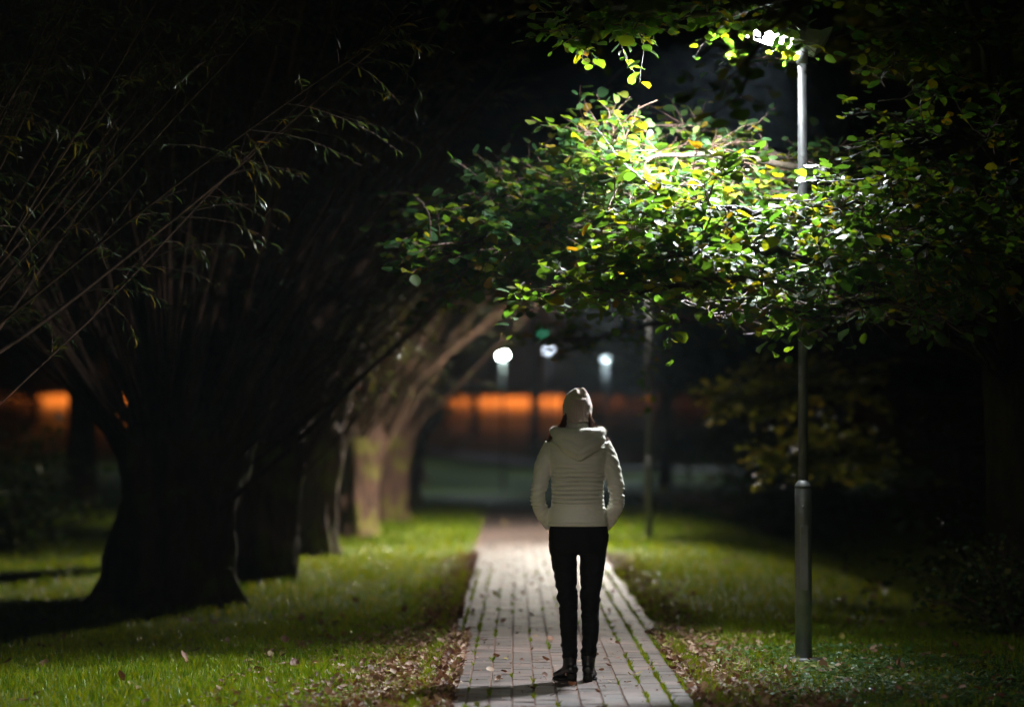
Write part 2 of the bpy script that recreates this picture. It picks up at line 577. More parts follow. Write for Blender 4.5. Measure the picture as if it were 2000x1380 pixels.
# ------------------------------------------------------------------ grass
def grass(mb, n, xr, yr, h, wd, mask=None):
    x = rng.uniform(xr[0], xr[1], n); y = rng.uniform(yr[0], yr[1], n)
    keep = np.ones(n, bool)
    onp = (x > PX0 - .02) & (x < PX1 + .02)
    keep &= ~onp
    # sparser beside the path, where leaves lie
    dl = np.where(x < 0, (PX0 - x), (x - PX1))
    pr = np.where(y < 23, np.clip(0.25 + dl / 0.8, 0.25, 1), np.clip(0.45 + dl / 0.4, 0.45, 1))
    cl = np.array([mnoise.noise(Vector((a * 1.6, b * 1.1, 3))) for a, b in zip(x, y)])
    pr = np.clip(pr + cl * 0.7, 0.06, 1)
    if mask is not None:
        pr = pr * mask(x, y)
    keep &= rng.uniform(0, 1, n) < pr
    x = x[keep]; y = y[keep]; cl = cl[keep]; n = len(x)
    z = np.array([hz(a, b) for a, b in zip(x, y)])
    H = h * rng.uniform(.5, 1.35, n) * (1 + cl * .6)
    an = rng.uniform(0, 2 * PI, n)
    ln = rng.uniform(0.1, 0.9, n) * H
    dx = np.cos(an) * ln; dy = np.sin(an) * ln
    fa = rng.uniform(0, PI, n); wx = np.cos(fa) * wd * .5; wy = np.sin(fa) * wd * .5
    b0 = np.stack([x - wx, y - wy, z], 1); b1 = np.stack([x + wx, y + wy, z], 1)
    m0 = np.stack([x - wx * .8 + dx * .35, y - wy * .8 + dy * .35, z + H * .6], 1)
    m1 = np.stack([x + wx * .8 + dx * .35, y + wy * .8 + dy * .35, z + H * .6], 1)
    tp = np.stack([x + dx, y + dy, z + H * rng.uniform(.75, 1, n)], 1)
    V = np.stack([b0, b1, m1, m0, tp], 1).reshape(-1, 3)
    o = np.arange(n)[:, None] * 5
    mb.add(V, np.array([[3, 2, 4]]) + o, np.array([[0, 1, 2, 3]]) + o)


def cover_density(x, y):
    return (1 - ((np.abs(x - 1.85) < .13) & (y > 18.0) & (y < 19.3)) * .93) * np.clip(1 - 0.8 * np.exp(-(((x - 2.35) / 1.0) ** 4) - (((y - 17.1) / 2.3) ** 4)), 0, 1)


gm = MB()
grass(gm, 110000, (-4.4, 4.4), (14.5, 23), 0.062, 0.0055, cover_density)
grass(gm, 65000, (-6.5, 6.5), (23, 36), 0.07, 0.009)
grass(gm, 55000, (-10, 10), (36, 64), 0.09, 0.016)
grass(gm, 12000, (-4.4, 4.4), (10, 14.5), 0.07, 0.008)
# tufts in the brick joints
tx = []; ty = []
for c in range(0, cols + 1):
    xj = PX0 + c * cw
    edge = min(c, cols - c)
    nt_ = ({0: 260, 1: 130, 2: 95, 3: 50} if c > cols / 2 else {0: 240, 1: 110, 2: 35, 3: 14}).get(edge, 8)
    for _ in range(nt_):
        yc = 14.5 + 17 * random.random() ** 1.5
        if edge < 4 or mnoise.noise(Vector((xj * 3, yc * .8, 9))) > -.1:
            for _ in range(random.randint(8, 22)):
                tx.append(xj + random.gauss(0, .006 if edge else .03)); ty.append(yc + random.gauss(0, .05))
tx = np.array(tx); ty = np.array(ty); n_ = len(tx)
H = rng.uniform(.012, .042, n_) * np.where((tx < PX0 + .06) | (tx > PX1 - .06), 1.5, 1); an = rng.uniform(0, 2 * PI, n_); ln = H * rng.uniform(.2, .9, n_)
z = np.full(n_, .022); fa = rng.uniform(0, PI, n_); wx = np.cos(fa) * .0025; wy = np.sin(fa) * .0025
V = np.stack([np.stack([tx - wx, ty - wy, z], 1), np.stack([tx + wx, ty + wy, z], 1),
              np.stack([tx + wx + np.cos(an) * ln * .4, ty + wy + np.sin(an) * ln * .4, z + H * .6], 1),
              np.stack([tx - wx + np.cos(an) * ln * .4, ty - wy + np.sin(an) * ln * .4, z + H * .6], 1),
              np.stack([tx + np.cos(an) * ln, ty + np.sin(an) * ln, z + H], 1)], 1).reshape(-1, 3)
o_ = np.arange(n_)[:, None] * 5
gm.add(V, np.array([[3, 2, 4]]) + o_, np.array([[0, 1, 2, 3]]) + o_)
grass_o = gm.build('grass', M['grass'])
tag(grass_o, 'yellow green lawn grass on both sides of the path and in its joints', 'grass', kind='stuff')

# ------------------------------------------------------------------ fallen leaves and ground cover
lm = MB()
P_, D_, N_, S_ = [], [], [], []


def litter(n, fx, fy, smin=.028, smax=.062, zoff=.006, zr=.03, smallz=False):
    for _ in range(n):
        x = fx(); y = fy()
        on = PX0 < x < PX1
        z = (0.032 if on else hz(x, y)) + zoff + (0 if on else random.uniform(0, zr))
        P_.append((x, y, z))
        a = random.uniform(0, 2 * PI)
        D_.append((math.cos(a), math.sin(a), random.uniform(-.2, .25)))
        t = 0.25 if on else .42
        N_.append((random.gauss(0, t), random.gauss(0, t), random.choice((1, 1, -1))))
        S_.append(random.uniform(smin, smax))


def yd(a, b, p=1.3):
    return lambda: a + (b - a) * random.random() ** p


litter(7000, lambda: PX0 + .17 - abs(random.gauss(0, .34)), yd(14.8, 21.5), .022, .05)
litter(2600, lambda: PX0 + .06 - abs(random.gauss(0, .16)), yd(21, 36), .03, .06)
litter(4600, lambda: PX1 - .12 + abs(random.gauss(0, .36)), yd(14.8, 21.5), .022, .05)
litter(1800, lambda: PX1 - .03 + abs(random.gauss(0, .2)), yd(21, 36), .03, .06)
litter(800, lambda: random.uniform(-1.7, -.45), yd(15, 24))
litter(700, lambda: random.uniform(1.1, 4.5), yd(15, 24), zr=.04)
litter(150, lambda: random.uniform(-4.5, -.6), yd(15, 24, 1), zr=.03, smin=.05, smax=.08)
litter(240, lambda: random.uniform(PX0, PX1), yd(15, 34, 1), .02, .055)
litter(250, lambda: random.uniform(-8, 8), yd(24, 50, 1), .05, .08)
litter(900, lambda: random.gauss(5.2, 1.0), yd(24, 36, 1), .06, .10)
leaves(lm, P_, D_, N_, S_, LEAF_DRY, .2)
# tiny crumbs on the bricks
P_, D_, N_, S_ = [], [], [], []
litter(500, lambda: random.uniform(PX0, PX1), yd(15, 26, 1), .005, .018, zoff=.002)
leaves(lm, P_, D_, N_, S_, LEAF_DRY, .2)
tag(lm.build('leaf_litter', M['litter']), 'brown curled autumn leaves fallen along the path edges', 'fallen leaves', kind='stuff')

cm = MB()
P_, D_, N_, S_ = [], [], [], []
for _ in range(16000):
    x = random.gauss(2.35, .62); y = random.uniform(14.7, 20.2)
    x += (17.5 - y) * .18
    if x < PX1 + .18 + .2 * mnoise.noise(Vector((y * 2, 0, 0))):
        continue
    if mnoise.noise(Vector((x * 1.7, y * 1.2, 5))) < -.28:
        continue
    if abs(x - 1.85) < .13 and 18.2 < y < 19.3 and random.random() < .9:
        continue
    P_.append((x, y, hz(x, y) + random.uniform(.003, .035)))
    a = random.uniform(0, 2 * PI)
    D_.append((math.cos(a), math.sin(a), random.uniform(-.2, .3)))
    N_.append((random.gauss(0, .35), random.gauss(0, .35), 1)); S_.append(random.uniform(.016, .042))
leaves(cm, P_, D_, N_, S_, LEAF_ROUND, .15)
tag(cm.build('ground_cover', M['cover']), 'low clover like leaves carpeting the ground round the near lamp post', 'ground cover', kind='stuff')


# ------------------------------------------------------------------ street lamps
LAMP_COL = (0.93, 0.97, 1.0)


def make_lamp(lens):
    r = empty('street_lamp')
    b = MB(); b.lathe([(.03, -.05), (.115, -.05), (.115, .012), (.105, .018), (.06, .02), (.05, .02)], 28)
    b.build('base_plate', M['painted_steel'], r)
    b = MB(); b.lathe([(.054, -.02), (.054, 1.095), (.053, 1.10)], 28)
    bs = b.build('base_section', M['painted_steel'], r)
    b = MB(); b.box((-.024, -.0565, .45), (.024, -.045, .86)); b.build('service_door', M['painted_steel'], bs, smooth=False, bevel=.002)
    b = MB(); b.lathe([(.0, -.004), (.008, -.004), (.008, .004), (.0, .004)], 10, (0, 0, 0))
    bo = b.build('bolt', M['galv'], bs); bo.rotation_euler = (PI / 2, 0, 0); bo.location = (-.008, -.056, .98)
    b = MB(); b.lathe([(.0545, 1.10), (.0545, 1.115), (.034, 1.148), (.031, 1.149)], 28)
    b.build('collar', M['galv'], r)
    b = MB(); b.lathe([(.031, 1.14), (.031, 2.5), (.0285, 3.90)], 24)
    b.build('pole', M['galv'], r)
    b = MB(); b.lathe([(.0285, 3.82), (.037, 3.82), (.037, 3.92), (.03, 3.93)], 24)
    b.build('spigot', M['housing'], r)
    T = Matrix.Translation((0, 0, 3.93)) @ Matrix.Rotation(math.radians(-9), 4, 'X') @ Matrix.Rotation(math.radians(17), 4, 'Y')
    # tapered head
    head = MB()
    prof = [(-.40, .085, .045, .012), (-.37, .125, .06, .0), (-.22, .15, .085, .0), (-.05, .15, .11, .0), (0.0, .14, .12, .0)]
    rings = []
    for x, hw, top, bot in prof:
        rings.append(np.array([tuple(T @ Vector(q)) for q in [(x, -hw, bot), (x, hw, bot), (x, hw, bot + (top - bot) * .5), (x, hw * .75, top), (x, -hw * .75, top), (x, -hw, bot + (top - bot) * .5)]]))
    head.loft(rings)
    head.build('housing', M['housing'], r, smooth=False, bevel=.004)
    gb = MB()
    T2 = Matrix.Translation((0, 0, 3.93)) @ Matrix.Rotation(math.radians(-9), 4, 'X') @ Matrix.Rotation(math.radians(12), 4, 'Y')
    rings = []
    for x, hw, top, bot in [(-.03, .11, .10, -.012), (.09, .11, .10, -.02), (.13, .10, .13, .03), (.165, .09, .15, .13)]:
        rings.append(np.array([tuple(T2 @ Vector(q)) for q in [(x, -hw, bot), (x, hw, bot), (x, hw, top), (x, -hw, top)]]))
    gb.loft(rings)
    gb.build('gear_box', M['housing'], r, smooth=False, bevel=.003)
    ln = MB()
    # convex glass panel, faces pointing down
    gx, gy = 8, 6
    V = []
    for i in range(gx + 1):
        for j in range(gy + 1):
            u = i / gx * 2 - 1; v = j / gy * 2 - 1
            V.append(tuple(T @ Vector((-.215 + u * .145, v * .115, -.006 - .028 * (1 - u * u) * (1 - v * v)))))
    Q = [(i * (gy + 1) + j, i * (gy + 1) + j + 1, (i + 1) * (gy + 1) + j + 1, (i + 1) * (gy + 1) + j) for i in range(gx) for j in range(gy)]
    ln.add(V, None, Q)
    ln.build('lens', lens, r)
    return r


lens_a = lens_mat('lens_cool', LAMP_COL, 8200, nadir=0.17, across=(-0.985, -0.72))
lens_b = lens_mat('lens_neutral', (1.0, 0.91, 0.77), 29000, nadir=0.06, across=(-0.86, -0.5))
lens_c = lens_mat('lens_far', (0.80, 1.0, 0.92), 2600, nadir=0.02, glare=0.08)
lens_d = lens_mat('lens_dim', (0.75, 0.85, 1.0), 60, glare=0.12)
lens_e = lens_mat('lens_meadow', (0.72, 0.92, 1.0), 3000, nadir=0.02, glare=0.002, shield=False)
LX = 1.85
lamp1 = make_lamp(lens_a)
lamp1.location = (LX - .005, 19.14, 0)
tag(lamp1, 'tall grey lamp post with a bright white head among leaves, nearest to the woman', 'street lamp', 'street lamps along the path')


def lamp_copy(x, y, label, lens, rz=0, z=None):
    c = copy_tree(lamp1)
    c.location = (x, y, hz(x, y) if z is None else z); c.rotation_euler.z = rz
    tag(c, label)
    if lens is not lens_a:
        for ch in c.children:
            if ch.name.startswith('lens'):
                ch.data = ch.data.copy(); ch.data.materials[0] = lens
    return c


lamp2 = lamp_copy(1.865, 41.7, 'slender lamp post standing on the grass just right of the woman', lens_b)
s_ = MB(); s_.lathe([(.032, 1.92), (.0335, 1.925), (.0335, 2.0), (.032, 2.005)], 20)
s_.build('sticker', M['sticker'], lamp2)
lamp_copy(-0.36, 89, 'far lamp glowing as a round white disc above the dark meadow', lens_c, PI / 2)
lamp_copy(3.15, 104, 'far lamp glimmering white through leaves right of the round white light', lens_e, PI / 2)
lamp_copy(0.95, 84, 'far lamp glimmering highest behind the dark leaves over the path', lens_d, PI / 2)
lamp_copy(-8.2, 113, 'added far lamp, unseen behind the willow trunks, brightening the far path', lens_e, PI / 2)  # added lamp, out of sight, to lift the dark far path and meadow
lamp_copy(-1.9, 3.2, 'lamp post beside the path behind the photographer', lens_mat('lens_back', (1.0, 0.93, 0.78), 3900, (0.11, 0.20), 0.25, True, (-0.07, 0.10), side=(0.7, 0.35)), PI)

# distant sodium lamps over the road
lens_o = lens_mat('lens_sodium', (1.0, 0.24, 0.03), 6000, (0.05, .4), 0.6, False)
for i, (x, y) in enumerate([(1.12, 170), (-24.5, 172)]):
    r = empty('road_lamp', (x, y, hz(x, y)))
    b = MB(); b.lathe([(.12, -.3), (.10, 3), (.07, 6.0)], 10); b.build('pole', M['painted_steel'], r)
    b = MB(); b.tube([(0, 0, 5.9), (0, -.6, 6.2), (0, -1.6, 6.3)], .05, 6); b.build('arm', M['painted_steel'], r)
    b = MB(); b.box((-.18, -2.3, 6.25), (.18, -1.5, 6.42)); b.build('housing', M['housing'], r, smooth=False, bevel=.03)
    b = MB(); b.add([(-.15, -2.2, 6.24), (.15, -2.2, 6.24), (.15, -1.6, 6.24), (-.15, -1.6, 6.24)], None, [(0, 3, 2, 1)])
    b.build('lens', lens_o, r)
    tag(r, ['sodium lamp by the orange lit road straight beyond the path', 'sodium lamp by the orange glow behind the left willows'][i], 'road lamp', 'sodium lamps by the far road')


r = empty('park_lamp', (1.6, 183, hz(1.6, 183)))
b = MB(); b.lathe([(.10, -.3), (.08, 2), (.05, 3.4)], 10); b.build('pole', M['painted_steel'], r)
b = MB(); b.lathe([(.06, 3.4), (.16, 3.46), (.16, 3.5), (.05, 3.5)], 12); b.build('housing', M['housing'], r)
m_g, n_g, out_g = new_mat('lens_green'); e_g = N(n_g, 'ShaderNodeEmission'); e_g.inputs[0].default_value = (0.10, 1.0, 0.5, 1); e_g.inputs[1].default_value = 1.2
n_g.links.new(e_g.outputs[0], out_g.inputs[0])
b = MB(); b.lathe([(.05, 3.5), (.17, 3.56), (.21, 3.72), (.15, 3.88), (.02, 3.92)], 14); b.build('globe', m_g, r)
tag(r, 'green tinted globe lamp beyond the orange road', 'park lamp')


# ------------------------------------------------------------------ pollard willows
def trunk_mesh(prof, seed, sides=96, ridge=.13, lumps=.20, lean=(0, 0)):
    rs = random.Random(seed)
    ph = [rs.uniform(0, 2 * PI) for _ in range(6)]
    k = 46; zs = np.linspace(prof[0][1], prof[-1][1], k)
    pr = np.interp(zs, [p[1] for p in prof], [p[0] for p in prof])
    rings = []
    for z, r in zip(zs, pr):
        ring = []
        for j in range(sides):
            a = 2 * PI * j / sides
            tw = a + z * .25
            f = 1 + ridge * (.5 * math.sin(5 * tw + ph[0]) + .35 * math.sin(9 * tw + ph[1] + z) + .25 * math.sin(14 * tw + ph[2]))
            nz_ = mnoise.fractal(Vector((math.cos(a) * 1.3 + seed, math.sin(a) * 1.3, z * 1.1)), 1.0, 2.0, 4)
            nf = mnoise.noise(Vector((math.cos(a) * 7 + seed, math.sin(a) * 7, z * 2.5)))
            f += lumps * nz_ + .05 * nf + .20 * max(0, mnoise.noise(Vector((math.cos(a) * 3.5 + seed, math.sin(a) * 3.5, z * 4.5)))) * sm(.55, 1.0, z / prof[-1][1])
            f -= .10 * max(0, abs(mnoise.noise(Vector((math.cos(a) * 4 + 9, math.sin(a) * 4 + seed, z * .9)))) * -3 + .35)
            flare = .35 * math.exp(-max(z, 0) / .16) * max(0, math.sin(4 * a + ph[3])) if z < .8 else 0
            rr = r * (f + flare)
            ring.append((math.cos(a) * rr + lean[0] * z, math.sin(a) * rr + lean[1] * z, z))
        rings.append(np.array(ring))
    m_ = MB(); m_.loft(rings)
    return m_


def pollard(seed, n_shoots, head_z=1.85, length=(3.4, 5.6), bias=(0.25, 0), leaf_n=5, twigs=6, leafsize=.085):
    rs = random.Random(seed)
    root = empty('pollard_willow')
    h = head_z
    prof = [(.52, -.15), (.48, .0), (.44, .25), (.42, h * .45), (.44, h * .65), (.50, h * .82), (.50, h - .05), (.42, h + .14), (.28, h + .36), (.14, h + .55), (.02, h + .65)]
    trunk_mesh(prof, seed, lean=(.07, 0)).build('trunk', M['willow_bark'], root)
    sh = MB(); lf = MB()
    P, D, NN, S = [], [], [], []
    for i in range(16 if seed != 21 else 0):       # thick old limbs fanning from the head
        az = rs.uniform(-1.9, 1.9) if rs.random() < .75 else rs.uniform(0, 2 * PI)
        el = math.radians(rs.uniform(48, 84))
        z0 = rs.uniform(h - .75, h + .05)
        d = Vector((math.cos(az) * math.cos(el) + bias[0], math.sin(az) * math.cos(el), math.sin(el))).normalized()
        p = Vector((math.cos(az) * .34, math.sin(az) * .34, z0)); pts = [p.copy()]; L_ = rs.uniform(2.6, 4.6)
        for k_ in range(9):
            d = (d + Vector((rs.gauss(0, .05), rs.gauss(0, .05), .02))).normalized(); p = p + d * L_ / 9; pts.append(p.copy())
        sh.tube(pts, np.linspace(rs.uniform(.05, .095), .012, 10), 8, cap=False)
    for i in range(n_shoots):
        az = rs.uniform(0, 2 * PI)
        el = math.radians(rs.choice([rs.uniform(38, 66), rs.uniform(48, 88), rs.uniform(60, 89)]))
        st = Vector((math.cos(az) * .42 * math.cos(el) * 1.2, math.sin(az) * .42 * math.cos(el) * 1.2, h - .05 + .22 * math.sin(el) - (rs.uniform(0, .75) if rs.random() < .35 else 0)))
        d = Vector((math.cos(az) * math.cos(el) + bias[0], math.sin(az) * math.cos(el) + bias[1], math.sin(el))).normalized()
        Ln = rs.uniform(*length)
        pts = []; p = st.copy(); dd = d.copy(); ns = 10
        bend = Vector((rs.gauss(0, .02), rs.gauss(0, .02), 0.03 - .02 * (1 - d.z)))
        for s_ in range(ns + 1):
            pts.append(p.copy())
            dd = (dd + bend + Vector((rs.gauss(0, .03), rs.gauss(0, .03), rs.gauss(0, .02))) + Vector((0, 0, -.055 * (s_ / ns) ** 2 * (1.4 - d.z)))).normalized()
            p += dd * Ln / ns
        r0 = rs.uniform(.008, .03) * (.7 if seed == 21 else 1)
        sh.tube(pts, np.linspace(r0, .005, ns + 1), 5, cap=False)
        for t_ in range(twigs):
            u = rs.uniform(.30, 1.0) * ns
            k = min(int(u), ns - 1); q = pts[k].lerp(pts[k + 1], u - k)
            td = ((pts[k + 1] - pts[k]).normalized() + Vector((rs.gauss(0, .6), rs.gauss(0, .6), rs.gauss(-.1, .5)))).normalized()
            tl = rs.uniform(.25, .8)
            tp = [q]; e = td.copy(); cp = q.copy()
            for s_ in range(4):
                e = (e + Vector((rs.gauss(0, .12), rs.gauss(0, .12), -.16))).normalized()
                cp = cp + e * tl / 4; tp.append(cp.copy())
            sh.tube(tp, np.linspace(.004, .0015, 5), 3, cap=False)
            for l_ in range(leaf_n):
                v = rs.uniform(.1, 1) * 4; kk = min(int(v), 3); lp = tp[kk].lerp(tp[kk + 1], v - kk)
                ld = (tp[kk + 1] - tp[kk]).normalized() + Vector((rs.gauss(0, .6), rs.gauss(0, .6), rs.gauss(-.45, .4)))
                P.append(lp); D.append(ld); NN.append((rs.gauss(0, .6), rs.gauss(0, .6), 1)); S.append(leafsize * rs.uniform(.6, 1.3))
    leaves(lf, P, D, NN, S, LEAF_LONG)
    sh.build('branches', M['shoot_bark'], root)
    lf.build('foliage', M['willow_leaf'], root)
    return root


def place(root, x, y, rz, sc, label, cat, group, dz=0):
    root.location = (x, y, hz(x, y) + dz); root.rotation_euler.z = rz; root.scale = (sc, sc, sc) if not isinstance(sc, tuple) else sc
    tag(root, label, cat, group)


WG = 'pollard willows in a row left of the path'
wa = pollard(3, 190, 1.45, (3.2, 5.2), (0.06, 0), 7, 10)
place(wa, -2.93, 25.4, 0.4, (1.14, 1.14, 1.0), 'broad nearest pollard willow with dark lumpy trunk and fan of shoots', 'willow tree', WG)
wb = pollard(8, 130, 1.6, (3.0, 5.0), (0.12, -.05), 7, 9)
place(wb, -2.62, 30.1, 0, .86, 'pollard willow whose grey trunk touches the broad dark one on its right', 'willow tree', WG)
wc = pollard(15, 90, 1.7, (3.0, 5.2), (0.16, 0), 8, 10, .1)
place(wc, -2.48, 36, 0, (.66, .66, .85), 'pollard willow with mossy trunk lit reddish at its right edge', 'willow tree', WG)
wn = pollard(21, 46, 1.62, (3.0, 4.8), (0.30, .02), 10, 18, .085)
place(wn, -3.98, 18.0, 0, 1.0, 'pollard willow mostly outside the left edge, its thin pale shoots crossing the dark', 'willow tree', WG)
for src, x, y, rz, sc, lb in [
    (wb, -2.45, 43.5, .15, .9, 'pollard willow with salmon lit trunk and roots in yellow grass'),
    (wc, -2.25, 51.5, -.1, (.8, .8, .92), 'pollard willow with black trunk beyond the salmon lit one'),
    (wb, -2.4, 61, .3, .95, 'pollard willow in the dark beside the far end of the brick path'),
    (wc, -3.1, 93, PI, .85, 'farthest pollard willow, thick dark trunk against the green meadow'),
]:
    c = copy_tree(src)
    place(c, x, y, rz, sc, lb, 'willow tree', WG)


# ------------------------------------------------------------------ alder: trunk, limbs, sprays of round leaves
LAMP_P = Vector((1.62, 19.12, 3.95))
BODY = [Vector((.36, 17.15, z)) for z in (.1, .5, .9, 1.2, 1.45, 1.65)] + [Vector((.62, 17.15, 1.1)), Vector((-.1, 16.4, 0.0))]


def seg_dist(p, a, b):
    ab = b - a; t = max(0, min(1, (p - a).dot(ab) / ab.length_squared))
    return (p - (a + ab * t)).length


def keep_leaf(p):
    if (p - LAMP_P).length < (.40 if p.z > 3.75 else 1.08):
        return False
    # light from the lamp reaches the woman: a gap in the boughs
    for b in BODY[1:]:
        if seg_dist(p, LAMP_P, b) < .34:
            return False
    # a gap through which the lamp head and the upper pole are seen
    for q in (Vector((1.62, 19.1, 3.97)), Vector((1.85, 19.1, 3.7)), Vector((1.85, 19.1, 3.45)), Vector((1.85, 19.1, 3.3)), Vector((1.98, 19.1, 3.99))):
        if p.y < 19.1 and seg_dist(p, CAM, q) < (.06 if q.x < 1.7 else .11):
            return False
    return True


class Tree:
    def __init__(s, seed):
        s.r = random.Random(seed); s.b = MB(); s.t = MB(); s.P = []; s.D = []; s.N = []; s.S = []
        s.filter = True

    def twig(s, q, d, ln, nl, size, droop=.04, leafy=1.0, rad=.0042):
        r = s.r; pts = [q.copy()]; e = d.normalized(); p = q.copy(); ns = 4
        for i in range(ns):
            e = (e + Vector((r.gauss(0, .2), r.gauss(0, .2), r.gauss(-droop, .16)))).normalized()
            p = p + e * ln / ns; pts.append(p.copy())
        if s.filter and not keep_leaf(pts[2]):
            return
        s.t.tube(pts, np.linspace(rad, .0013, ns + 1), 4, cap=False)
        side = 1
        for l in range(nl):
            if r.random() > leafy:
                continue
            u = (l + .6) / nl * ns; k = min(int(u), ns - 1); lp = pts[k].lerp(pts[k + 1], u - k)
            if s.filter and not keep_leaf(lp):
                continue
            tg = (pts[k + 1] - pts[k]).normalized()
            sd = tg.cross(Vector((r.gauss(0, .3), r.gauss(0, .3), 1))).normalized() * side; side = -side
            D = (tg * r.uniform(.2, .9) + sd + Vector((r.gauss(0, .25), r.gauss(0, .25), r.gauss(-.15, .35))))
            s.P.append(lp + D.normalized() * .012); s.D.append(D)
            s.N.append((r.gauss(0, .38), r.gauss(-.12, .38), 1)); s.S.append(size * r.choice((r.uniform(.45, .9), r.uniform(.8, 1.35))))

    def limb(s, pts, r0, r1, nsub, sublen, ntw, nl, size, t0=.25, flat=.26, leafy=1.0, up=0.05, twl=(.18, .42)):
        r = s.r
        n = max(12, int(sum((Vector(pts[i + 1]) - Vector(pts[i])).length for i in range(len(pts) - 1)) * 6))
        C = spline(pts, n)
        C = [c + Vector((r.gauss(0, .012), r.gauss(0, .012), r.gauss(0, .012))) for c in C]
        s.b.tube(C, np.linspace(r0, r1, n), 7)
        for i in range(nsub):
            u = (t0 + (1 - t0) * (i + r.random()) / nsub) * (n - 1); k = min(int(u), n - 2)
            q = C[k].lerp(C[k + 1], u - k); tg = (C[k + 1] - C[k]).normalized()
            d = (tg * r.uniform(.2, 1.1) + Vector((r.gauss(0, 1), r.gauss(0, 1), r.gauss(up, flat)))).normalized()
            L_ = r.uniform(.35, 1) * sublen * (1.15 - .45 * u / n)
            p = q.copy(); pp = [p.copy()]; e = d.copy(); ns = 6
            for j in range(ns):
                e = (e + Vector((r.gauss(0, .13), r.gauss(0, .13), r.gauss(-.01, .10)))).normalized()
                p = p + e * L_ / ns; pp.append(p.copy())
            if not (s.filter and not keep_leaf(pp[3])):
                s.t.tube(pp, np.linspace(.0075, .003, ns + 1), 5, cap=False)
            for j in range(ntw):
                v = r.uniform(.15, 1) * ns; kk = min(int(v), ns - 1); w_ = pp[kk].lerp(pp[kk + 1], v - kk)
                tg2 = (pp[kk + 1] - pp[kk]).normalized()
                s.twig(w_, tg2 * .7 + Vector((r.gauss(0, .7), r.gauss(0, .7), r.gauss(.05, .4))), r.uniform(*twl), nl, size, leafy=leafy)

    def build(s, root, bark_m, leafm, tpl=LEAF_ROUND):
        s.b.build('limbs', bark_m, root)
        s.t.build('twigs', M['twig'], root)
        lm_ = MB(); leaves(lm_, s.P, s.D, s.N, s.S, tpl); lm_.build('foliage', leafm, root)


TR = Vector((3.78, 22.6, 0))
root = empty('alder_tree', (0, 0, 0))
tk = MB()
ctl = spline([TR + Vector((.0, 0, -.2)), TR + Vector((0, 0, 1.2)), TR + Vector((-.12, -.05, 3)), TR + Vector((-.2, -.1, 5.5)), TR + Vector((-.1, 0, 9))], 26)
tk.tube(ctl, np.interp(np.linspace(-.2, 9, 26), [-.2, 0, .3, 3, 9], [.34, .32, .25, .205, .10]), 20)
tk.build('trunk', M['alder_bark'], root)


def trk(z):
    return Vector((TR.x - .04 * z, TR.y - .015 * z, z))


A = Tree(5)
SZ = .076
# behind the lamp: lit from the front
A.limb([trk(2.5), at(1800, 420, 21), at(1520, 360, 20.6), at(1300, 340, 20.3), at(1190, 280, 20.1)], .06, .008, 25, .95, 8, 6, SZ)
A.limb([trk(2.3), at(1750, 430, 20.9), at(1480, 380, 20.2), at(1260, 400, 19.8), at(1200, 340, 19.7)], .05, .008, 21, .8, 8, 6, SZ)
A.limb([trk(2.9), at(1800, 360, 21.1), at(1640, 330, 20.8), at(1480, 290, 20.7), at(1340, 240, 20.7)], .05, .006, 14, .8, 6, 5, SZ)
A.limb([trk(2.1), at(1800, 520, 21.2), at(1520, 470, 20.8), at(1320, 475, 20.4), at(1160, 470, 20.3)], .05, .007, 17, .8, 6, 6, SZ)
A.limb([trk(2.0), at(1780, 560, 21.6), at(1480, 545, 21.2), at(1300, 540, 20.8), at(1180, 530, 20.6)], .04, .006, 12, .7, 6, 5, SZ)
A.limb([trk(2.4), at(1700, 430, 21), at(1500, 430, 20.3), at(1400, 440, 20.1), at(1300, 490, 20.3), at(1230, 560, 20.6)], .04, .006, 24, .6, 8, 6, SZ, t0=.35)
A.limb([trk(2.8), at(1700, 380, 20.8), at(1450, 310, 19.95), at(1300, 305, 19.65), at(1190, 335, 19.4)], .04, .006, 18, .6, 7, 6, SZ, t0=.45)
A.limb([trk(2.6), at(1700, 420, 21.6), at(1420, 370, 21.1), at(1250, 340, 20.8), at(1150, 335, 20.7), at(1090, 400, 20.9)], .04, .006, 30, .52, 9, 7, SZ, t0=.5)
A.limb([trk(2.4), at(1700, 460, 21.8), at(1420, 420, 21.3), at(1230, 400, 21.0), at(1130, 430, 20.9), at(1070, 470, 21)], .04, .006, 26, .5, 8, 7, SZ, t0=.5)
# left clusters further back
A.limb([trk(2.2), at(1600, 520, 22.6), at(1250, 470, 22.4), at(1000, 500, 22.2), at(860, 520, 22)], .05, .007, 24, .85, 8, 6, SZ, t0=.35)
A.limb([trk(2.5), at(1500, 450, 22.4), at(1200, 430, 21.8), at(1080, 370, 21.6), at(1020, 340, 21.5)], .05, .007, 17, .75, 8, 6, SZ, t0=.4)
A.limb([trk(2.6), at(1500, 400, 23), at(1150, 460, 23), at(960, 440, 23), at(850, 430, 22.8)], .045, .006, 13, .8, 7, 6, SZ, t0=.5)
A.limb([trk(2.0), at(1650, 600, 24.5), at(1350, 620, 26), at(1180, 655, 27), at(1050, 665, 27.5)], .05, .007, 15, .8, 6, 5, SZ, t0=.45)
A.limb([trk(3.0), at(1500, 300, 24), at(1200, 420, 25), at(980, 520, 26), at(900, 560, 26)], .05, .007, 9, .8, 6, 5, SZ, t0=.55)
A.limb([trk(2.3), at(1600, 500, 20.8), at(1250, 450, 20.2), at(1050, 440, 20.0), at(850, 500, 19.8)], .045, .006, 26, .75, 6, 6, SZ, t0=.5)
A.limb([trk(2.5), at(1500, 440, 20.8), at(1200, 390, 20.3), at(1040, 370, 20.2), at(940, 390, 20.0)], .04, .006, 16, .6, 6, 6, SZ, t0=.55)
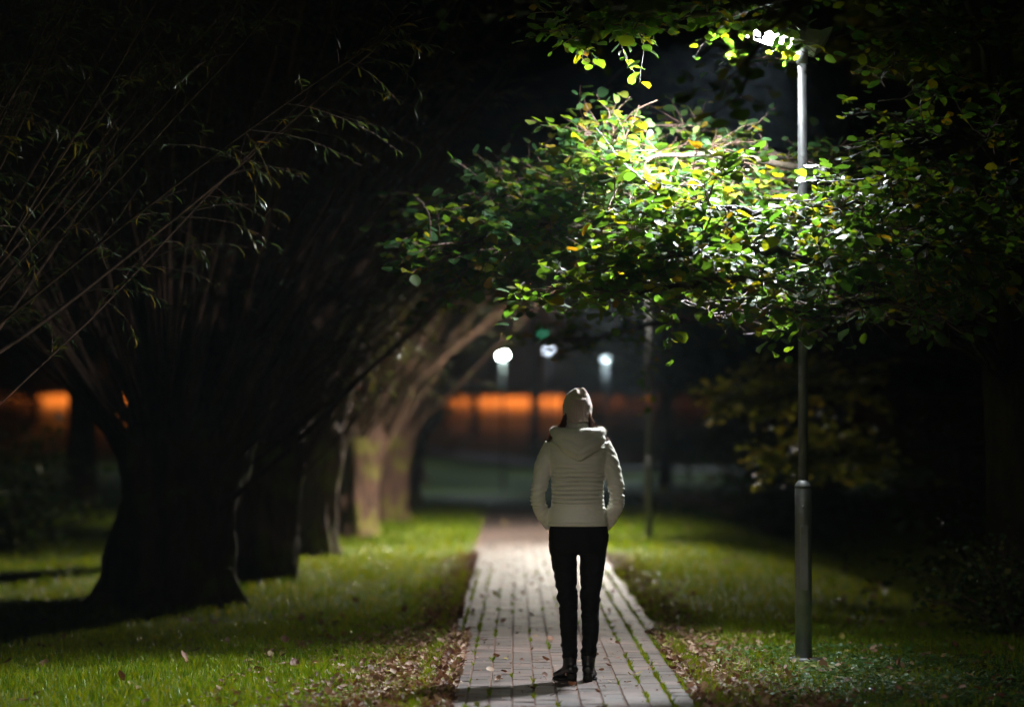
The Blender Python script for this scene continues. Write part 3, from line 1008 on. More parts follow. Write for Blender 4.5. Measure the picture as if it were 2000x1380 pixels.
# in front of the lamp: seen against the light
A.limb([trk(2.3), at(1850, 480, 20), at(1640, 440, 18.2), at(1430, 410, 17.6), at(1280, 430, 17.4)], .05, .006, 25, .7, 7, 6, SZ)
A.limb([trk(2.1), at(1850, 530, 19.6), at(1640, 510, 18), at(1430, 490, 17.3), at(1260, 500, 17.1)], .05, .006, 25, .65, 7, 6, SZ)
A.limb([trk(1.9), at(1850, 570, 19.4), at(1650, 560, 17.8), at(1450, 550, 17.2), at(1230, 570, 17.0), at(1130, 560, 16.9)], .045, .005, 22, .55, 6, 6, SZ, flat=.22)
A.limb([trk(1.9), at(1850, 600, 19), at(1700, 590, 17.8), at(1600, 610, 17.3), at(1520, 610, 17.1)], .04, .005, 9, .4, 5, 5, SZ, flat=.2)
A.limb([trk(2.4), at(1930, 480, 20), at(1880, 430, 18.3), at(1760, 400, 17.5), at(1650, 400, 17.2)], .045, .006, 22, .75, 7, 6, SZ)
A.limb([trk(2.0), at(1960, 560, 20), at(1930, 500, 18), at(1840, 480, 17.2), at(1750, 500, 16.9)], .045, .006, 22, .65, 7, 6, SZ)
A.limb([trk(2.7), at(1990, 420, 20), at(1960, 330, 18.6), at(1880, 270, 18), at(1760, 280, 17.8)], .04, .006, 15, .7, 5, 5, SZ)
#A.limb([trk(2.5), at(1750, 380, 20), at(1600, 360, 19.2), at(1450, 340, 18.4), at(1360, 360, 18.1)], .04, .006, 17, .6, 6, 6, SZ)
# bare drooping twigs under the canopy
A.limb([trk(1.9), at(1750, 600, 20), at(1560, 590, 18.4), at(1400, 590, 18.0), at(1290, 590, 17.9)], .022, .004, 20, .7, 7, 5, SZ, flat=.2, leafy=.05, up=-.06)
A.limb([trk(1.8), at(1850, 615, 19), at(1760, 600, 17.6), at(1650, 605, 17.2)], .018, .004, 7, .5, 5, 5, SZ, flat=.2, leafy=.15, up=-.1)
# the high bough over the lamp
A.limb([trk(4.4), at(1850, -40, 20), at(1620, -20, 18.9), at(1400, 20, 18.3), at(1230, 30, 18.2), at(1100, 60, 18.2)], .05, .006, 26, .55, 6, 6, SZ, flat=.2)
A.limb([at(1520, -10, 18.6), at(1470, 60, 18.6), at(1430, 120, 18.5), at(1400, 190, 18.5)], .01, .003, 12, .34, 6, 6, SZ, t0=.1)
A.limb([trk(4.6), at(1950, 60, 19), at(1850, 80, 18.0), at(1730, 100, 17.8)], .03, .005, 12, .6, 6, 5, SZ)
A.limb([trk(3.3), at(1980, 250, 20), at(1900, 160, 19), at(1720, 200, 18.8)], .03, .005, 9, .6, 5, 5, SZ)
A.limb([trk(3.9), at(1900, 60, 21), at(1700, 60, 21), at(1500, 120, 21)], .04, .006, 12, .8, 5, 5, SZ)
# crown above the frame
for k in range(16):
    a_ = k * 2.4; z0 = 4.5 + k * .3
    e_ = trk(z0) + Vector((math.cos(a_) * 2.2, math.sin(a_) * 2.0, 1.2))
    A.limb([trk(z0), trk(z0).lerp(e_, .5) + Vector((0, 0, .3)), e_], .05, .008, 12, .9, 5, 5, .10)
A.build(root, M['alder_bark'], M['alder_leaf'])
tag(root, 'alder tree at the right edge, its lit leafy boughs reaching over the path', 'alder tree', 'broadleaved trees')

# dark bough nearer the camera, hanging from a tree outside the picture
root = empty('hazel_tree', (4.6, 13.6, 0))
tk = MB(); tk.tube([(0, 0, -.2), (-.1, 0, 2), (-.3, .1, 4.5), (-.3, .2, 7)], [.24, .18, .14, .06], 16)
tk.build('trunk', M['alder_bark'], root)
B = Tree(9); B.filter = False
off = Vector((4.6, 13.6, 0))


def rel(x, y, d):
    return at(x, y, d) - off


B.limb([(-.25, .1, 4.2), rel(1900, -60, 13.6), rel(1650, -40, 13.7), rel(1500, 60, 13.8), rel(1440, 200, 13.8)], .03, .005, 7, .3, 3, 4, .085, t0=.6)
B.limb([(-.25, .1, 4.2), rel(1900, -80, 13.5), rel(1300, -60, 13.5), rel(950, -20, 13.5)], .03, .006, 12, .45, 4, 4, .085, t0=.5)
for k in range(12):
    a_ = k * 2.4; z0 = 4.6 + k * .2
    B.limb([(-.3, .1, z0), (-.3 + math.cos(a_) * .9, math.sin(a_) * .9, z0 + .6), (-.3 + math.cos(a_) * 1.7, math.sin(a_) * 1.7, z0 + .8)], .03, .006, 9, .8, 4, 5, .10)
B.build(root, M['alder_bark'], M['dark_leaf'])
tag(root, 'tree outside the right edge with dark blurred leaves hanging across the top', 'tree', 'broadleaved trees')

# tree in the dark at right with pale yellow sprays
root = empty('field_maple', (5.9, 31.5, hz(5.9, 31.5)))
off = Vector(root.location)
tk = MB(); tk.tube([(0, 0, -.3), (-.05, 0, 2), (-.2, .1, 4.5), (-.3, .2, 8)], [.36, .26, .2, .08], 16)
tk.build('trunk', M['alder_bark'], root)
C_ = Tree(13); C_.filter = False
C_.limb([(0, 0, 2.2), rel(1700, 760, 31), rel(1560, 770, 30.6), rel(1430, 775, 30.3)], .05, .006, 20, .5, 7, 7, .10, flat=.12, t0=.35)
C_.limb([(0, 0, 1.9), rel(1720, 880, 31), rel(1620, 890, 30.6), rel(1500, 895, 30.3)], .05, .006, 20, .5, 7, 7, .10, flat=.14, t0=.3)
C_.limb([(0, 0, 2.6), rel(1750, 700, 31), rel(1620, 720, 30.6), rel(1490, 725, 30.3)], .05, .006, 8, .5, 5, 6, .10, flat=.12, t0=.5)
for k in range(20):
    a_ = k * 2.4; z0 = 3.9 + k * .2
    e_ = Vector((math.cos(a_) * 2.3, math.sin(a_) * 2.3, z0 + .9 * math.sin(k)))
    C_.limb([(-.1, .1, z0), Vector((-.1, .1, z0)).lerp(e_, .5) + Vector((0, 0, .2)), e_], .05, .008, 13, 1.0, 5, 5, .12)
C_.build(root, M['alder_bark'], M['autumn_leaf'])
tag(root, 'tree in the dark at right with low sprays of pale yellow leaves', 'maple tree', 'broadleaved trees')


# ------------------------------------------------------------------ trees and shrubs further off
def crown_tree(seed, h, cr, trunk_r, n_leaf, leaf, name, leafm, clear=.3):
    rs = random.Random(seed)
    root = empty(name)
    tk = MB(); tk.tube([(0, 0, -.4), (0, 0, 0.3), (.1, .05, h * .35), (.05, 0, h * .6), (0, .1, h * .9)], [trunk_r * 1.4, trunk_r, trunk_r * .8, trunk_r * .5, .03], 14)
    tk.build('trunk', M['alder_bark'], root)
    br = MB(); P, D, NN, S = [], [], [], []
    nb = 26
    ends = []
    for i in range(nb):
        z0 = h * (clear + (.9 - clear) * i / nb); a = i * 2.4 + rs.uniform(-.4, .4)
        reach = cr * math.sin(PI * min(.97, max(.12, (i / nb) * .85 + .15))) ** .6 * rs.uniform(.65, 1.1)
        e = Vector((math.cos(a) * reach, math.sin(a) * reach, z0 + rs.uniform(-.02, .18) * h))
        pts = spline([(0, 0, z0 * .9), Vector((0, 0, z0 * .95)).lerp(e, .5) + Vector((0, 0, rs.uniform(-.1, .4))), e], 7)
        br.tube(pts, np.linspace(trunk_r * .3, .012, 7), 5)
        for k in range(2, 7):
            for _ in range(2):
                ends.append(pts[k] + Vector((rs.gauss(0, .35), rs.gauss(0, .35), rs.gauss(0, .25))) * cr * .35)
    for e in ends:
        for _ in range(n_leaf // len(ends)):
            q = e + Vector((rs.gauss(0, .5), rs.gauss(0, .5), rs.gauss(0, .3))) * cr * .26
            P.append(q); D.append((rs.gauss(0, 1), rs.gauss(0, 1), rs.gauss(-.4, .5))); NN.append((rs.gauss(0, .6), rs.gauss(0, .6), 1)); S.append(leaf * rs.uniform(.6, 1.3))
    br.build('branches', M['alder_bark'], root)
    lm_ = MB(); leaves(lm_, P, D, NN, S, LEAF_QUAD if leaf > .15 else LEAF_ROUND); lm_.build('foliage', leafm, root)
    return root


BG = 'trees beyond the brick path'
ta = crown_tree(31, 9, 3.2, .22, 9000, .17, 'broadleaf_tree', M['dark_leaf'], .28)
tb = crown_tree(37, 11, 4.2, .30, 9000, .22, 'broadleaf_tree', M['dark_leaf'], .25)
tc_ = crown_tree(41, 7, 2.6, .18, 8000, .15, 'broadleaf_tree', M['autumn_leaf'], .30)
place(ta, 9.5, 40, 0, 1, 'bushy dark tree right of the path behind the pale yellow sprays', 'tree', BG)
td = crown_tree(53, 15, 4.0, .26, 7000, .22, 'broadleaf_tree', M['dark_leaf'], .5)
place(td, 0.9, 137, 0, 1, 'tree trunk standing dark against the orange glow beside the woman', 'tree', BG)
place(tb, 14.5, 44, .6, 1, 'broad dark tree at the right picture edge far behind the alder', 'tree', BG)
place(tc_, -3.6, 72, 0, 1, 'small yellow leaved tree above the round white light', 'tree', BG)
for src, x, y, rz, sc, lb in [
    (ta, 6.2, 58, 1.0, 1.1, 'dark tree beyond the second lamp post on the right'),
    (tb, 11.5, 54, 2.0, 1.0, 'big dark tree far right beyond the hollow'),
    (tb, 8.0, 76, 2.6, 1.15, 'dark tree right of the far lamps, deep in the park'),
    (ta, 4.6, 92, .5, 1.15, 'dark tree whose leaves half hide the far white lamps'),
    (tb, -9.0, 62, .9, 1.1, 'dark tree behind the willow row, right of the left orange glow'),
    (tb, -13.5, 45, 3.0, 1.0, 'dark tree at the left edge behind the willows'),
    (ta, -5.8, 112, .2, 1.1, 'dark tree at the left of the far meadow'),
    (tb, -30, 150, .3, 1.2, 'tree standing before the left orange glow'),
    (td, -1.9, 141, 2.3, (.8, .8, 1.0), 'slim tree before the orange glow left of the woman'),
    (tb, 9.5, 128, 1.2, 1.3, 'dark tree at the right end of the orange glow'),
    (tb, -11.5, 132, 1.7, 1.2, 'dark tree between the two orange glows'),
    (ta, 15.5, 70, 2.2, 1.2, 'dark tree at the far right back of the park'),
    (tb, -17, 80, 2.2, 1.2, 'dark tree far behind the willows on the left'),
    (ta, 1.6, 187.5, .2, 1.2, 'teal lit tree above the orange road'),
    (tb, -8, 195, 1.2, 1.2, 'tree behind the orange road at its left end'),
    (tb, -24, 196, 1.9, 1.1, 'tree behind the road at the far left'),
    (tb, 16, 192, 2.9, 1.2, 'tree behind the road at the far right'),
]:
    c = copy_tree(src)
    place(c, x, y, rz, sc, lb, 'tree', BG)

# tall hedges before the far road
def hedge(x0, x1, y, h, seed, label):
    rs = random.Random(seed); n = int((x1 - x0) * 1500)
    root = empty('hedge', ((x0 + x1) / 2, y, 0)); ox = (x0 + x1) / 2
    P, D, NN, S = [], [], [], []
    for _ in range(n):
        x = rs.uniform(x0, x1); top = h * (1 + .25 * mnoise.noise(Vector((x * .5, seed, 0))))
        end = min(1, (min(x - x0, x1 - x) + .25) / 1.2)
        z = hz(x, y) + rs.uniform(0, top * end ** .5); yv = y + rs.gauss(0, 1.3)
        P.append((x - ox + rs.gauss(0, .1), yv - y, z)); D.append((rs.gauss(0, 1), rs.gauss(0, 1), rs.gauss(0, .6))); NN.append((rs.gauss(0, .6), rs.gauss(0, .6), 1)); S.append(rs.uniform(.14, .30))
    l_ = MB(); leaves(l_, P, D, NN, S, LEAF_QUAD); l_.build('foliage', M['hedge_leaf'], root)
    st = MB()
    for i in range(int((x1 - x0) * 1.5)):
        x = rs.uniform(x0 + .3, x1 - .3); z = hz(x, y)
        st.tube([(x - ox, 0, z - .2), (x - ox + rs.gauss(0, .1), rs.gauss(0, .2), z + h * .4), (x - ox + rs.gauss(0, .3), rs.gauss(0, .3), z + h * .8)], [.05, .035, .01], 5)
    st.build('stems', M['alder_bark'], root)
    tag(root, label, 'hedge', 'tall hedges before the far road')


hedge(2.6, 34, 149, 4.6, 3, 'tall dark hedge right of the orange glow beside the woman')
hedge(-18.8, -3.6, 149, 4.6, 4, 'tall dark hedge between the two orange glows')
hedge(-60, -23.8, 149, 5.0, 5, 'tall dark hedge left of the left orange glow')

# shrubs at right, low and dark
sr = empty('shrub')
rs = random.Random(77)
st = MB(); P, D, NN, S = [], [], [], []
for i in range(60):
    a = rs.uniform(0, 2 * PI); el = rs.uniform(.3, 1.3); ln = rs.uniform(.7, 1.6)
    e = Vector((math.cos(a) * math.cos(el), math.sin(a) * math.cos(el), math.sin(el))) * ln
    pts = spline([(0, 0, 0), e * .5 + Vector((0, 0, .12)), e], 5)
    st.tube(pts, np.linspace(.012, .003, 5), 4)
    for _ in range(34):
        q = pts[rs.randint(1, 4)] + Vector((rs.gauss(0, .16), rs.gauss(0, .16), rs.gauss(0, .13)))
        P.append(q); D.append((rs.gauss(0, 1), rs.gauss(0, 1), rs.gauss(0, .5))); NN.append((rs.gauss(0, .5), rs.gauss(0, .5), 1)); S.append(rs.uniform(.05, .10))
st.build('stems', M['twig'], sr)
lm_ = MB(); leaves(lm_, P, D, NN, S, LEAF_ROUND); lm_.build('foliage', M['dark_leaf'], sr)
place(sr, 4.25, 24.6, 0, 1.0, 'low dark leafy shrub round the foot of the alder trunk', 'shrub', 'low dark shrubs')
for x, y, rz, sc, lb in [
    (3.55, 21.2, 1, .55, 'smallest low shrub in front of the alder trunk'),
    (5.2, 27.5, 2, 1.1, 'dark shrub beside the hollow behind the alder'),
    (7.5, 34, 3, 1.4, 'broad dark shrub under the yellow leaved maple'),
    (7.0, 47, 1.5, 1.7, 'dark shrub right of the second lamp post at the edge of the lit grass'),
    (4.6, 53, 2.5, 1.7, 'dark shrub behind the second lamp post'),
    (-6.5, 38, 2.2, 1.2, 'dark shrub behind the willow row at left'),
]:
    c = copy_tree(sr); place(c, x, y, rz, sc, lb, 'shrub', 'low dark shrubs')

# ------------------------------------------------------------------ the woman
M['jacket'] = None
m, n, out = new_mat('quilted_jacket')
tc = N(n, 'ShaderNodeTexCoord')
p = N(n, 'ShaderNodeBsdfPrincipled', Roughness=0.42)
p.inputs['Sheen Weight'].default_value = 0.25
nz = N(n, 'ShaderNodeTexNoise', Scale=5.0, Detail=4.0)
n.links.new(tc.outputs['Object'], nz.inputs['Vector'])
n.links.new(ramp(n, nz.outputs[0], [(0.3, (0.69, 0.67, 0.56)), (0.7, (0.77, 0.75, 0.66))]), p.inputs['Base Color'])
nz2 = N(n, 'ShaderNodeTexNoise', Scale=22.0, Detail=4.0, Roughness=0.6)
mp = N(n, 'ShaderNodeMapping'); mp.inputs['Scale'].default_value = (0.6, 0.6, 1.6)
n.links.new(tc.outputs['Object'], mp.inputs['Vector']); n.links.new(mp.outputs[0], nz2.inputs['Vector'])
b = N(n, 'ShaderNodeBump', Strength=0.9, Distance=0.008)
n.links.new(nz2.outputs[0], b.inputs['Height'])
# stitched channels of the quilting on the trunk of the jacket
sx_ = N(n, 'ShaderNodeSeparateXYZ'); n.links.new(tc.outputs['Object'], sx_.inputs[0])
nd = N(n, 'ShaderNodeMath', operation='MULTIPLY_ADD'); nd.inputs[1].default_value = 3.0; nd.inputs[2].default_value = -1.5
n.links.new(nz.outputs[0], nd.inputs[0])
q1 = N(n, 'ShaderNodeMath', operation='MULTIPLY_ADD'); q1.inputs[1].default_value = PI / .0255
n.links.new(sx_.outputs[2], q1.inputs[0]); n.links.new(nd.outputs[0], q1.inputs[2])
q2 = N(n, 'ShaderNodeMath', operation='SINE'); n.links.new(q1.outputs[0], q2.inputs[0])
q3 = N(n, 'ShaderNodeMath', operation='ABSOLUTE'); n.links.new(q2.outputs[0], q3.inputs[0])
q4 = N(n, 'ShaderNodeMath', operation='POWER'); n.links.new(q3.outputs[0], q4.inputs[0]); q4.inputs[1].default_value = 0.45
ax_ = N(n, 'ShaderNodeMath', operation='ABSOLUTE'); n.links.new(sx_.outputs[0], ax_.inputs[0])
mk = N(n, 'ShaderNodeMapRange'); mk.inputs['From Min'].default_value = .165; mk.inputs['From Max'].default_value = .135
n.links.new(ax_.outputs[0], mk.inputs['Value'])
mz = N(n, 'ShaderNodeMapRange'); mz.inputs['From Min'].default_value = 1.015; mz.inputs['From Max'].default_value = 1.05
n.links.new(sx_.outputs[2], mz.inputs['Value'])
q5 = N(n, 'ShaderNodeMath', operation='MULTIPLY'); n.links.new(mk.outputs[0], q5.inputs[0]); n.links.new(mz.outputs[0], q5.inputs[1])
b2 = N(n, 'ShaderNodeBump', Distance=0.010)
mw = N(n, 'ShaderNodeMapRange'); mw.inputs['From Min'].default_value = 1.30; mw.inputs['From Max'].default_value = 1.20
mw.inputs['To Min'].default_value = 0.25
n.links.new(sx_.outputs[2], mw.inputs['Value'])
q6 = N(n, 'ShaderNodeMath', operation='MULTIPLY'); n.links.new(q5.outputs[0], q6.inputs[0]); n.links.new(mw.outputs[0], q6.inputs[1])
q7 = N(n, 'ShaderNodeMath', operation='MULTIPLY'); q7.use_clamp = True; n.links.new(q6.outputs[0], q7.inputs[0])
q8 = N(n, 'ShaderNodeMath', operation='MULTIPLY_ADD'); n.links.new(nz2.outputs[0], q8.inputs[0]); q8.inputs[1].default_value = 2.2; q8.inputs[2].default_value = -0.35; q8.use_clamp = True
n.links.new(q8.outputs[0], q7.inputs[1])
n.links.new(q7.outputs[0], b2.inputs['Strength']); n.links.new(q4.outputs[0], b2.inputs['Height']); n.links.new(b.outputs[0], b2.inputs['Normal'])
n.links.new(b2.outputs[0], p.inputs['Normal'])
n.links.new(p.outputs[0], out.inputs[0])
M['jacket'] = m

m, n, out = new_mat('knitted_hat')
tc = N(n, 'ShaderNodeTexCoord')
p = N(n, 'ShaderNodeBsdfPrincipled', Roughness=0.85)
p.inputs['Sheen Weight'].default_value = 0.5
p.inputs['Base Color'].default_value = (0.66, 0.50, 0.46, 1)
sp = N(n, 'ShaderNodeSeparateXYZ'); n.links.new(tc.outputs['Object'], sp.inputs[0])
at2 = N(n, 'ShaderNodeMath', operation='ARCTAN2'); n.links.new(sp.outputs[0], at2.inputs[0]); n.links.new(sp.outputs[1], at2.inputs[1])
s1 = N(n, 'ShaderNodeMath', operation='MULTIPLY'); n.links.new(at2.outputs[0], s1.inputs[0]); s1.inputs[1].default_value = 46
s2 = N(n, 'ShaderNodeMath', operation='SINE'); n.links.new(s1.outputs[0], s2.inputs[0])
s3 = N(n, 'ShaderNodeMath', operation='MULTIPLY'); n.links.new(sp.outputs[2], s3.inputs[0]); s3.inputs[1].default_value = 900
s4 = N(n, 'ShaderNodeMath', operation='SINE'); n.links.new(s3.outputs[0], s4.inputs[0])
s5 = N(n, 'ShaderNodeMath', operation='ADD'); n.links.new(s2.outputs[0], s5.inputs[0]); n.links.new(s4.outputs[0], s5.inputs[1])
b = N(n, 'ShaderNodeBump', Strength=0.5, Distance=0.0015)
n.links.new(s2.outputs[0], b.inputs['Height']); n.links.new(b.outputs[0], p.inputs['Normal'])
n.links.new(p.outputs[0], out.inputs[0])
M['hat'] = m
M['hood'] = plain('hood_cloth', (0.72, 0.70, 0.61), 0.45, 0, 0.006, 26, 0.06)
M['skin'] = plain('skin', (0.55, 0.33, 0.24), 0.5, 0, 0.0, 20, 0.05)
M['trousers'] = plain('black_jeans', (0.007, 0.007, 0.009), 0.8, 0, 0.002, 60, 0.2, 0.2)
M['boot'] = plain('black_boot_leather', (0.008, 0.008, 0.010), 0.38, 0, 0.001, 60, 0.2, 0.5)
M['sole'] = plain('boot_sole', (0.008, 0.008, 0.008), 0.7)
M['hair'] = plain('brown_hair', (0.10, 0.040, 0.020), 0.35)
M['fur'] = plain('hood_fur', (0.62, 0.57, 0.48), 0.6)


def ell(cx, cyy, z, rx, ry, n=40, p_=2.2, tilt=(0, 0)):
    a = np.arange(n) * 2 * PI / n
    c, s = np.cos(a), np.sin(a)
    x = np.sign(c) * np.abs(c) ** (2 / p_) * rx; y = np.sign(s) * np.abs(s) ** (2 / p_) * ry
    return np.stack([cx + x, cyy + y, z + tilt[0] * x + tilt[1] * y], 1)


def fuse(mb, voxel, smooth_it, name, mat, parent, deform=None, sub=None):
    """Voxel-fuse the overlapping lofts in mb into one continuous skin and link it."""
    me = mb.mesh('tmp')
    o = bpy.data.objects.new('tmp', me); COL.objects.link(o)
    md = o.modifiers.new('r', 'REMESH'); md.mode = 'VOXEL'; md.voxel_size = voxel
    ms = o.modifiers.new('s', 'SMOOTH'); ms.factor = 0.6; ms.iterations = smooth_it
    dg = bpy.context.evaluated_depsgraph_get()
    me2 = bpy.data.meshes.new_from_object(o.evaluated_get(dg))
    bpy.data.objects.remove(o)
    me2.name = name
    if deform is not None:
        k = len(me2.vertices)
        co = np.empty(k * 3, np.float32); me2.vertices.foreach_get('co', co); co = co.reshape(-1, 3)
        no = np.empty(k * 3, np.float32); me2.vertex_normals.foreach_get('vector', no); no = no.reshape(-1, 3)
        co = deform(co, no)
        me2.vertices.foreach_set('co', co.astype(np.float32).ravel()); me2.update()
    me2.materials.clear(); me2.materials.append(mat)
    me2.polygons.foreach_set('use_smooth', [True] * len(me2.polygons))
    r = bpy.data.objects.new(name, me2); COL.objects.link(r); r.parent = parent
    return r


def dense(pts, rad, sides=20, k=18):
    """Smooth tapering tube through joints."""
    C = spline(pts, k)
    R_ = np.interp(np.linspace(0, len(rad) - 1, k), range(len(rad)), rad)
    return C, R_


# --- body: one continuous mesh (head with face, neck, trunk, arms, hands, legs, feet)
PB = MB()
tor = [(.80, .150, .10, 0), (.88, .165, .108, 0), (.96, .150, .10, 0), (1.05, .130, .085, 0), (1.15, .130, .085, .005), (1.25, .142, .095, .01), (1.34, .150, .09, .005), (1.40, .13, .075, 0), (1.43, .07, .055, 0)]
PB.loft([ell(0, c, z, rx, ry) for z, rx, ry, c in tor])
PB.loft([ell(0, 0, 1.40, .055, .055), ell(0, .005, 1.46, .05, .05), ell(0, .01, 1.52, .052, .055)])
head = [(1.475, .03, .04, .05), (1.485, .05, .055, .04), (1.51, .060, .075, .025), (1.55, .070, .09, .012), (1.59, .074, .095, .005), (1.63, .072, .092, .0), (1.66, .058, .075, -.003), (1.68, .035, .045, -.005), (1.688, .01, .012, -.005)]
PB.loft([ell(0, c, z, rx, ry, 32, 2.0) for z, rx, ry, c in head])
nose = MB()
PB.tube([(0, .095, 1.595), (0, .108, 1.57), (0, .115, 1.555)], [.009, .011, .012], 10)
for sx in (-1, 1):
    PB.tube([(sx * .07, -.005, 1.595), (sx * .077, -.008, 1.57), (sx * .072, 0, 1.545)], [.010, .012, .008], 8)   # ears
    PB.tube([(sx * .015, .085, 1.525), (sx * .03, .08, 1.527)], [.008, .006], 8)   # lips
    sh_ = [(sx * .13, 0, 1.37), (sx * .195, -.012, 1.25), (sx * .230, -.03, 1.10), (sx * .205, .03, .98), (sx * .145, .105, .93)]
    C_, R_ = dense(sh_, [.045, .036, .028, .026, .022]); PB.tube(C_, R_, 16)
    PB.tube([(sx * .145, .105, .93), (sx * .135, .125, .90), (sx * .13, .13, .87)], [.026, .036, .030], 12)
    for f_ in range(4):
        PB.tube([(sx * (.105 + .017 * f_), .128, .885), (sx * (.107 + .017 * f_), .135, .845), (sx * (.11 + .017 * f_), .13, .81 + .006 * abs(f_ - 1.5))], [.0095, .009, .0075], 8)
    PB.tube([(sx * .10, .12, .91), (sx * .083, .128, .885), (sx * .078, .13, .86)], [.011, .010, .008], 8)


def leg_pts(sx):
    if sx < 0:
        return [(-.080, 0, .84), (-.0765, .005, .68), (-.057, .012, .47), (-.051, -.008, .29), (-.045, 0, .10), (-.045, 0, .05)]
    return [(.090, 0, .84), (.0875, .0, .68), (.074, .004, .47), (.0745, -.012, .29), (.062, 0, .10), (.062, 0, .05)]


for sx in (-1, 1):
    C_, R_ = dense(leg_pts(sx), [.078, .068, .046, .043, .03, .03]); PB.tube(C_, R_, 16)
P0 = Vector((.358, 17.14, .031))
woman = empty('person', P0); woman.scale = (.972, .972, .972)
tag(woman, 'woman seen from behind in white knitted hat, cream quilted jacket, black trousers, hands pocketed', 'person')
PB.lathe([(.0, .03), (.03, .03), (.03, .06), (.0, .06)], 12, (-.045, 0, 0))
fuse(PB, .0075, 4, 'body', M['skin'], woman)

# --- trousers
T_ = MB()
T_.loft([ell(0.006, .0, z, rx, ry, 40, 2.4) for z, rx, ry in [(.745, .150, .10), (.78, .170, .112), (.83, .178, .118), (.88, .176, .115), (.95, .158, .105), (.985, .150, .10)]])
for sx in (-1, 1):
    L_ = leg_pts(sx)[:-1]
    L_[-1] = (L_[-1][0], 0, .125)
    L_[0] = (sx * .092 + .004, 0, .82)
    C_, R_ = dense(L_, [.086, .0745, .0565, .051, .043], k=30)
    T_.tube(C_, R_, 24)
    for zc, rr in ((.150, .049), (.172, .047)):       # rucks above the boots
        T_.tube([(L_[-1][0] - .0, 0, zc - .012), (L_[-1][0], 0, zc), (L_[-1][0], 0, zc + .012)], [rr - .008, rr, rr - .008], 20)


def crease(co, no):
    for i in range(len(co)):
        x, y, z = co[i]
        a = .004 * mnoise.noise(Vector((x * 9, y * 9, z * 26))) + .003 * mnoise.noise(Vector((x * 22, y * 22, z * 45)))
        if .38 < z < .56 or z < .22:
            a *= 2.2
        co[i] += no[i] * a
    return co


fuse(T_, .0052, 2, 'trousers', M['trousers'], woman, crease)
tk_ = MB()
for sx in (-1, 1):
    tk_ = MB(); x0 = sx * .098 + .006
    a = [(x0 - .045, z_) for z_ in ()]
    V = []
    for (dx, dz) in [(-.05, .885), (.05, .885), (.05, .79), (0, .765), (-.05, .79)]:
        xx = x0 + dx
        yb = -.118 * (1 - min(1, abs(xx / .178)) ** 2.4) ** (1 / 2.4)
        V.append((xx, yb - .006, dz)); V.append((xx, yb + .01, dz))
    tk_.add(V, [(0, 2, 4), (0, 4, 8), (8, 4, 6)], [(0, 1, 3, 2), (2, 3, 5, 4), (4, 5, 7, 6), (6, 7, 9, 8), (8, 9, 1, 0)])
    tk_.build('back_pocket', M['trousers'], woman, smooth=False)

# --- boots
for sx, bx, ang in ((-1, -.045, 26), (1, .063, -7)):
    B_ = MB()
    ca, sa = math.cos(math.radians(ang)), math.sin(math.radians(ang))

    def loc(f, s):       # f forward, s sideways
        return bx - sa * f + ca * s, ca * f + sa * s
    rings = []
    for z, f0, f1, wd in [(.150, -.047, .045, .043), (.12, -.046, .047, .041), (.09, -.048, .055, .038), (.065, -.052, .09, .037)]:
        cf = (f0 + f1) / 2; hl = (f1 - f0) / 2
        a = np.arange(28) * 2 * PI / 28
        rings.append(np.array([(*loc(cf + math.cos(q) * hl, math.sin(q) * wd), z) for q in a]))
    B_.loft(rings)
    rings = []
    for f, wd, z0, z1 in [(-.056, .018, .045, .085), (-.045, .034, .040, .10), (0, .036, .036, .105), (.05, .036, .018, .09), (.10, .043, .008, .065), (.145, .040, .008, .052), (.18, .026, .010, .042), (.195, .010, .014, .034)]:
        a = np.arange(20) * 2 * PI / 20
        rings.append(np.array([(*loc(f, math.cos(q) * wd), (z0 + z1) / 2 + math.sin(q) * (z1 - z0) / 2) for q in a]))
    B_.loft(rings)
    bo = fuse(B_, .005, 3, 'boot', M['boot'], woman)
    H_ = MB()
    rings = []
    for z, f0, f1, wd in [(-.0, -.052, .0, .028), (.02, -.052, .004, .029), (.046, -.056, .012, .032)]:
        cf = (f0 + f1) / 2; hl = (f1 - f0) / 2
        a = np.arange(20) * 2 * PI / 20
        rings.append(np.array([(*loc(cf + math.cos(q) * hl, math.sin(q) * wd), z) for q in a]))
    H_.loft(rings)
    rings = []
    for z in (.0, .012):
        rings.append(np.array([(*loc(f, s), z) for f, s in [(.05, -.034), (.10, -.043), (.15, -.040), (.19, -.02), (.20, 0), (.19, .02), (.15, .040), (.10, .043), (.05, .034)]]))
    H_.loft(rings)
    H_.build('sole', M['sole'], bo)

# --- jacket
J = MB()
tor = [(.915, .168, .128, 0), (.95, .172, .130, 0), (1.0, .166, .126, 0), (1.06, .155, .120, 0), (1.12, .149, .116, 0), (1.18, .153, .120, 0), (1.25, .163, .126, 0),
       (1.32, .180, .126, 0), (1.37, .182, .118, 0), (1.405, .168, .105, 0), (1.435, .135, .088, 0), (1.46, .095, .078, 0), (1.485, .072, .072, .004), (1.515, .068, .070, .006)]
J.loft([ell(0.002, c, z, rx, ry, 48, 2.5) for z, rx, ry, c in tor])
for sx in (-1, 1):
    pts = [(sx * .135, 0, 1.375), (sx * .176, -.004, 1.31), (sx * .209, -.012, 1.22), (sx * .232, -.030, 1.10), (sx * .226, .0, 1.03), (sx * .192, .045, .955), (sx * .163, .085, .915)]
    C_, R_ = dense(pts, [.066, .061, .051, .046, .045, .042, .040], k=34)
    J.tube(C_, R_, 24)


